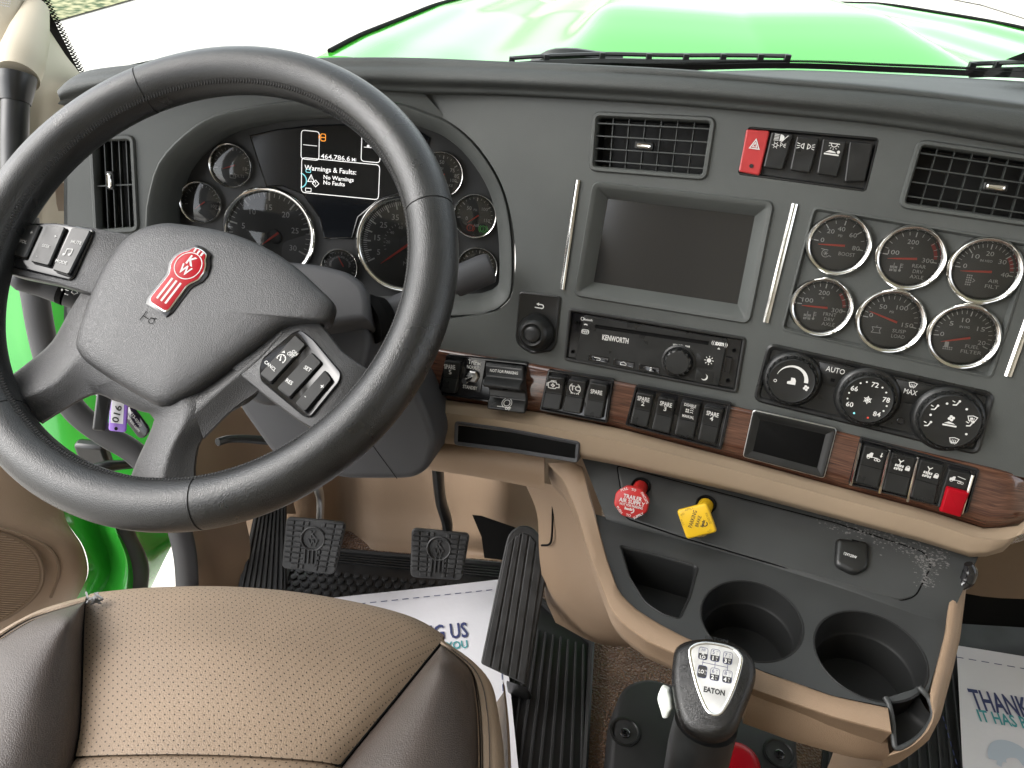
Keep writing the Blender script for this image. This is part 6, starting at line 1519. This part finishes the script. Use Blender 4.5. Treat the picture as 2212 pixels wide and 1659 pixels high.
def border(inner, outer, n=28, drop=.16, fwd=.0):
    I, O = resample(spline(inner, 5), n), resample(spline(outer, 5), n); rows = []
    for t_, dz in ((0, -.012), (.08, -.004), (.5, -.003), (.9, -.010), (1, -.020)): rows.append([sp(*(I[i] * (1 - t_) + O[i] * t_), dz) for i in range(n)])
    l = rows[-1]; d = np.array([.0, .004, 0]); rows.append([p + np.array([.004, .004, -.05]) for p in l]); rows.append([p + np.array([-.004, -.01, -drop]) for p in l])
    return loft(rows)
mk('edge_band', border([(950, 1390), (1000, 1428), (1024, 1462), (1036, 1530), (1040, 1600), (1041, 1690)], [(956, 1382), (1021, 1428), (1062, 1478), (1078, 1549), (1088, 1620), (1092, 1690)]), 'seat_tan_plain', seat, smooth=60)
mk('edge_band', border([(183, 1300), (110, 1322), (60, 1339), (0, 1375), (-50, 1421)], [(186, 1288), (110, 1309), (58, 1330), (-4, 1366), (-60, 1412)]), 'seat_tan_plain', seat, smooth=60)
mk('seat_skirt', loft([[P(1086, 1470, .78), P(1094, 1560, .74), P(1100, 1700, .70)], [P(1090, 1490, .84), P(1100, 1580, .80), P(1106, 1720, .76)], [P(1070, 1520, .95), P(1080, 1620, .92), P(1085, 1760, .9)]], (3, 3)), 'seat_tan_plain', seat, smooth=60)
core = [(190, 1310), (333, 1296), (500, 1296), (667, 1312), (837, 1346), (950, 1392), (1000, 1440), (1030, 1500), (1040, 1690), (1000, 1800), (-60, 1800), (-60, 1440), (0, 1390), (110, 1332)]
mk('cushion_core', (lambda p: (p, [tuple(range(len(p)))]))([sp(u, v, -.03) for u, v in core]), 'deep_black', seat, smooth=0)
# stitching rows
def stitch_row(pts, n, dz=.002):
    p = resample(spline(pts, 6), n + 1); out_ = []
    for i in range(n):
        a, b = sp(*p[i], dz), sp(*(p[i] * .35 + p[i + 1] * .65), dz); d = unit(b - a); s = unit(np.cross(d, (0, 0, 1)))
        out_.append(box((a + b) / 2, np.linalg.norm(b - a), .0010, .0012, np.array([d, s, np.cross(d, s)])))
    return J(*out_)
mk('seam_stitches', stitch_row([(956, 1400), (1000, 1434), (1019, 1464), (1030, 1530), (1034, 1600), (1035, 1670)], 62, -.001), 'beige_dark', seat, smooth=0, kind='stuff')
mk('seam_stitches', stitch_row([(975, 1402), (1020, 1440), (1042, 1480), (1053, 1540), (1057, 1600), (1058, 1670)], 62, -.0015), 'seat_brown', seat, smooth=0, kind='stuff')
mk('seam_stitches', stitch_row([(178, 1306), (110, 1327), (60, 1344), (0, 1381)], 40, .004), 'beige_dark', seat, smooth=0, kind='stuff')
for pts in (Ls, Rs, [tuple(Lr[-1]), (290, 1646), (420, 1660), (560, 1662), tuple(Rr[-1])]):
    mk('seam_groove', tube([sp(u, v, -.011) for u, v in pts], .0011, 6, 5), 'deep_black', seat)
mk('torn_corner', J(*[box(sp(203 + random.gauss(0, 8), 1296 + random.gauss(0, 4), -.006 + random.random() * .006), .012 * random.random() + .003, .002, .002, np.array([unit((random.random() - .5, random.random() - .5, .1)), unit((.1, .2, 1)), unit((1, .1, .1))])) for _ in range(14)]), 'dim_print', seat, smooth=0)
mk('seat_base', box((-.22, .12, .20), .42, .5, .36), 'trim_black', seat, bevel=.03)
# ------------------------------------------------------------------ door side
dr = thing('cab_door', 'open green cab door with beige inner panel and round speaker grille', 'door', P(60, 1250, 1.2) - np.array([.2, 0, .4]))
# beige inner panel
rows = [[P(u, v, d) for u, v, d in r] for r in (
    [(-160, 960, 1.02), (-40, 975, 1.06), (60, 1000, 1.10), (118, 1040, 1.13), (132, 1085, 1.15)],
    [(-160, 1060, 1.00), (-40, 1070, 1.04), (60, 1090, 1.08), (128, 1120, 1.12), (146, 1130, 1.15)],
    [(-160, 1150, .99), (-40, 1155, 1.03), (70, 1165, 1.07), (160, 1175, 1.11), (179, 1183, 1.15)],
    [(-160, 1240, 1.00), (-40, 1245, 1.04), (70, 1245, 1.08), (165, 1240, 1.12), (189, 1240, 1.16)],
    [(-160, 1360, 1.02), (-40, 1350, 1.06), (60, 1330, 1.10), (140, 1300, 1.14), (166, 1292, 1.17)],
    [(-160, 1460, 1.08), (-40, 1440, 1.12), (60, 1400, 1.15), (130, 1340, 1.18), (150, 1320, 1.2)])]
mk('inner_panel', loft(rows, (4, 4)), 'beige_plastic', dr, smooth=70)
sg = Fr(plane3(P(0, 1200, 1.045), P(90, 1200, 1.075), P(30, 1320, 1.06)), 20, 1245, uv2=(90, 1250))
gro = [tuple(p) for p in spline(sg.px([(-60, 1150), (0, 1153), (50, 1172), (82, 1200), (93, 1240), (84, 1275), (50, 1310), (0, 1340), (-60, 1350)]), 3, True)]
sgo = mk('speaker_grille', stack(sg, gro, [(-4, -6), (-4, 2), (0, 4), (4, 3)], cap0=False), 'beige_dark', dr, label='brown ribbed speaker grille')
def span(y):
    xs = []
    for i in range(len(gro)):
        (xa, ya), (xb, yb) = gro[i - 1], gro[i]
        if (ya - y) * (yb - y) < 0: xs.append(xa + (xb - xa) * (y - ya) / (yb - ya))
    return (min(xs), max(xs)) if len(xs) > 1 else None
for i in range(46):
    y = -112 + i * 4.8; xs = span(y)
    if xs and xs[1] - xs[0] > 22: mk('grille_slat', stack(sg, [(xs[0] + 7, y - 1.1), (xs[1] - 7, y - 1.1), (xs[1] - 7, y + 1.1), (xs[0] + 7, y + 1.1)], [(0, 2.5), (.3, 5.5)], cap0=False), 'beige_plastic', dr, smooth=0)
mk('panel_seam', tube([P(-20, 1135, 1.035), P(60, 1160, 1.062), P(112, 1190, 1.085), P(128, 1235, 1.10), P(110, 1290, 1.11)], .0022, 6, 5), 'beige_dark', dr)
# green steel of the door behind the panel edge, folded in steps
prof = [((132, 1085), (146, 1130), (181, 1183), (190, 1240), (160, 1300)), ((150, 1075), (176, 1140), (205, 1195), (212, 1240), (175, 1312)), ((190, 1080), (215, 1150), (236, 1205), (235, 1250), (200, 1320)), ((235, 1090), (252, 1150), (272, 1200), (276, 1245), (262, 1325)), ((262, 1090), (292, 1150), (312, 1195), (312, 1240), (296, 1320)), ((330, 1080), (362, 1130), (376, 1162), (352, 1215), (312, 1300))]
dep = (1.17, 1.19, 1.23, 1.21, 1.30, 1.36)
mk('door_shell', loft([[P(u, v, d) for u, v in r] for r, d in zip(prof, dep)], (3, 5)), 'door_green', dr, smooth=45)
mk('door_seal', tube([P(252, 1100, 1.225), P(266, 1160, 1.235), P(288, 1205, 1.24), P(295, 1245, 1.25), P(284, 1320, 1.26)], .019, 14, 5, sq=(1, .9)), 'seal_rubber', dr, smooth=60)
# upper part of the open door, seen through the wheel
up = [[(-60, 480, 1.26), (20, 520, 1.26), (120, 560, 1.27), (210, 600, 1.3)], [(-60, 700, 1.3), (20, 720, 1.3), (110, 740, 1.31), (330, 760, 1.40)], [(-40, 850, 1.32), (60, 850, 1.32), (170, 850, 1.34), (370, 850, 1.42)], [(-20, 960, 1.34), (80, 960, 1.34), (190, 960, 1.36), (390, 950, 1.43)], [(-20, 1080, 1.34), (90, 1080, 1.34), (210, 1080, 1.36), (340, 1085, 1.40)]]
mk('door_frame_steel', loft([[P(*q) for q in r] for r in up], (4, 4)), 'door_green', dr, smooth=60)
mk('check_strap', tube([P(195, 1020, 1.22), P(230, 1008, 1.23), P(265, 1004, 1.25), P(310, 1000, 1.27)], [.012, .010, .008, .008], 10, 3), 'trim_black', dr)
mk('hinge_bracket', J(box(P(205, 985, 1.27), .05, .02, .06), box(P(195, 655, 1.24), .03, .02, .05)), 'trim_black', dr, bevel=.006)
# rubber weather strip round the door opening
ws_ = thing('door_opening_seal', 'thick dark grey rubber weather strip curving round the door opening', 'weather strip', P(400, 1290, 1.18))
mk('strip', tube([P(52, 470, .98), P(62, 560, .99), P(76, 640, 1.0), P(92, 730, 1.02), P(118, 820, 1.04), P(165, 890, 1.06), P(225, 938, 1.08), P(290, 978, 1.10), P(345, 1040, 1.12), P(380, 1120, 1.14), P(400, 1200, 1.17), P(406, 1300, 1.22)], .0150, 14, 6, sq=(1.15, .9)), 'seal_rubber', ws_, smooth=60)
mk('strip_lip', tube([P(372, 1110, 1.15), P(386, 1180, 1.175), P(391, 1300, 1.22)], .004, 8, 5), 'seal_rubber', ws_, smooth=60)
mk('sill_edge', loft([[P(374, 1150, 1.24), P(381, 1200, 1.25), P(384, 1300, 1.27)], [P(380, 1140, 1.22), P(389, 1200, 1.23), P(391, 1300, 1.25)]], (2, 4)), 'door_green', ws_)
# ------------------------------------------------------------------ pillar and grab handle
pil = thing('windshield_pillar', 'cream moulded windshield pillar beside the driver', 'pillar', P(60, 300, 1.05))
pr = [[(-120, -60, .98), (0, -60, 1.02), (40, -60, 1.06), (60, -30, 1.10)], [(-120, 40, .97), (20, 30, 1.01), (70, 40, 1.06), (98, 50, 1.11)], [(-120, 120, .96), (40, 110, 1.0), (105, 110, 1.06), (141, 118, 1.12)], [(-120, 190, .96), (60, 180, 1.0), (125, 170, 1.06), (176, 172, 1.13)], [(-120, 280, .96), (60, 270, 1.0), (110, 260, 1.05), (150, 240, 1.10)], [(-120, 380, .97), (60, 380, 1.0), (110, 380, 1.05), (150, 380, 1.10)], [(-120, 520, .98), (60, 520, 1.02), (110, 520, 1.07), (150, 520, 1.12)]]
mk('pillar_trim', loft([[P(*q) for q in r] for r in pr], (4, 4)), 'cream_trim', pil, smooth=70)
mk('beige_insert', loft([[P(118, 395, 1.035), P(138, 395, 1.05)], [P(122, 440, 1.035), P(138, 445, 1.05)], [P(126, 456, 1.035), P(140, 456, 1.05)]]), 'beige_plastic', pil)
g = G(Fr(Plane(P(6, 4, .985), unit(-FW)), 6, 4, uv2=(60, 14)), 1)
for j in range(3):
    for i in range(9): g.rect(-24 + i * 5, 4 - j * 6, 3.4, 2.4)
g.done('fine_print', 'dim_print', pil)
gh = thing('grab_handle', 'black tubular grab handle with flared collar on the cream pillar', 'grab handle', P(33, 300, .96))
mk('mount_cup', tube([P(78, 20, 1.06), P(62, 80, 1.01), P(46, 130, .975), P(37, 167, .960)], [.016, .024, .027, .0250], 24, 4), 'cream_trim', gh, smooth=60)
mk('collar', tube([P(36, 163, .955), P(35, 180, .955), P(34, 205, .955), P(33, 222, .955)], [.0225, .0215, .0190, .0170], 24, 3), 'trim_black', gh, smooth=50)
mk('tube', tube([P(34, 200, .955), P(32, 260, .955), P(31, 330, .955), P(33, 420, .955), P(38, 520, .955)], .0158, 20, 4), 'trim_black', gh, smooth=60)
# passenger side foot well
pf = thing('passenger_foot_well', 'shaded grey beige panel beyond the console on the passenger side', 'panel', P(2180, 1280, 1.5))
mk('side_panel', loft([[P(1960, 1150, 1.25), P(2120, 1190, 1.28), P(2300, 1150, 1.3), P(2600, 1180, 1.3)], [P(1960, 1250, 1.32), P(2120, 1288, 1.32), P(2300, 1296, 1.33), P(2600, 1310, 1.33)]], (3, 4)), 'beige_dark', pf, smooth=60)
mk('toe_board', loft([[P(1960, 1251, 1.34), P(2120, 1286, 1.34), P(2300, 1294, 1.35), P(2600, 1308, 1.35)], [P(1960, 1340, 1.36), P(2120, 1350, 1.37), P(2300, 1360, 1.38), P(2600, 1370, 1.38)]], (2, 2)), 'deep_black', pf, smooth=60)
mk('dash_end', loft([[P(2235, 1000, .78), P(2300, 1000, .9), P(2400, 1000, 1.2)], [P(2235, 1180, .80), P(2300, 1180, .95), P(2400, 1180, 1.25)]], (2, 2)), 'dash_black', dash, smooth=60)
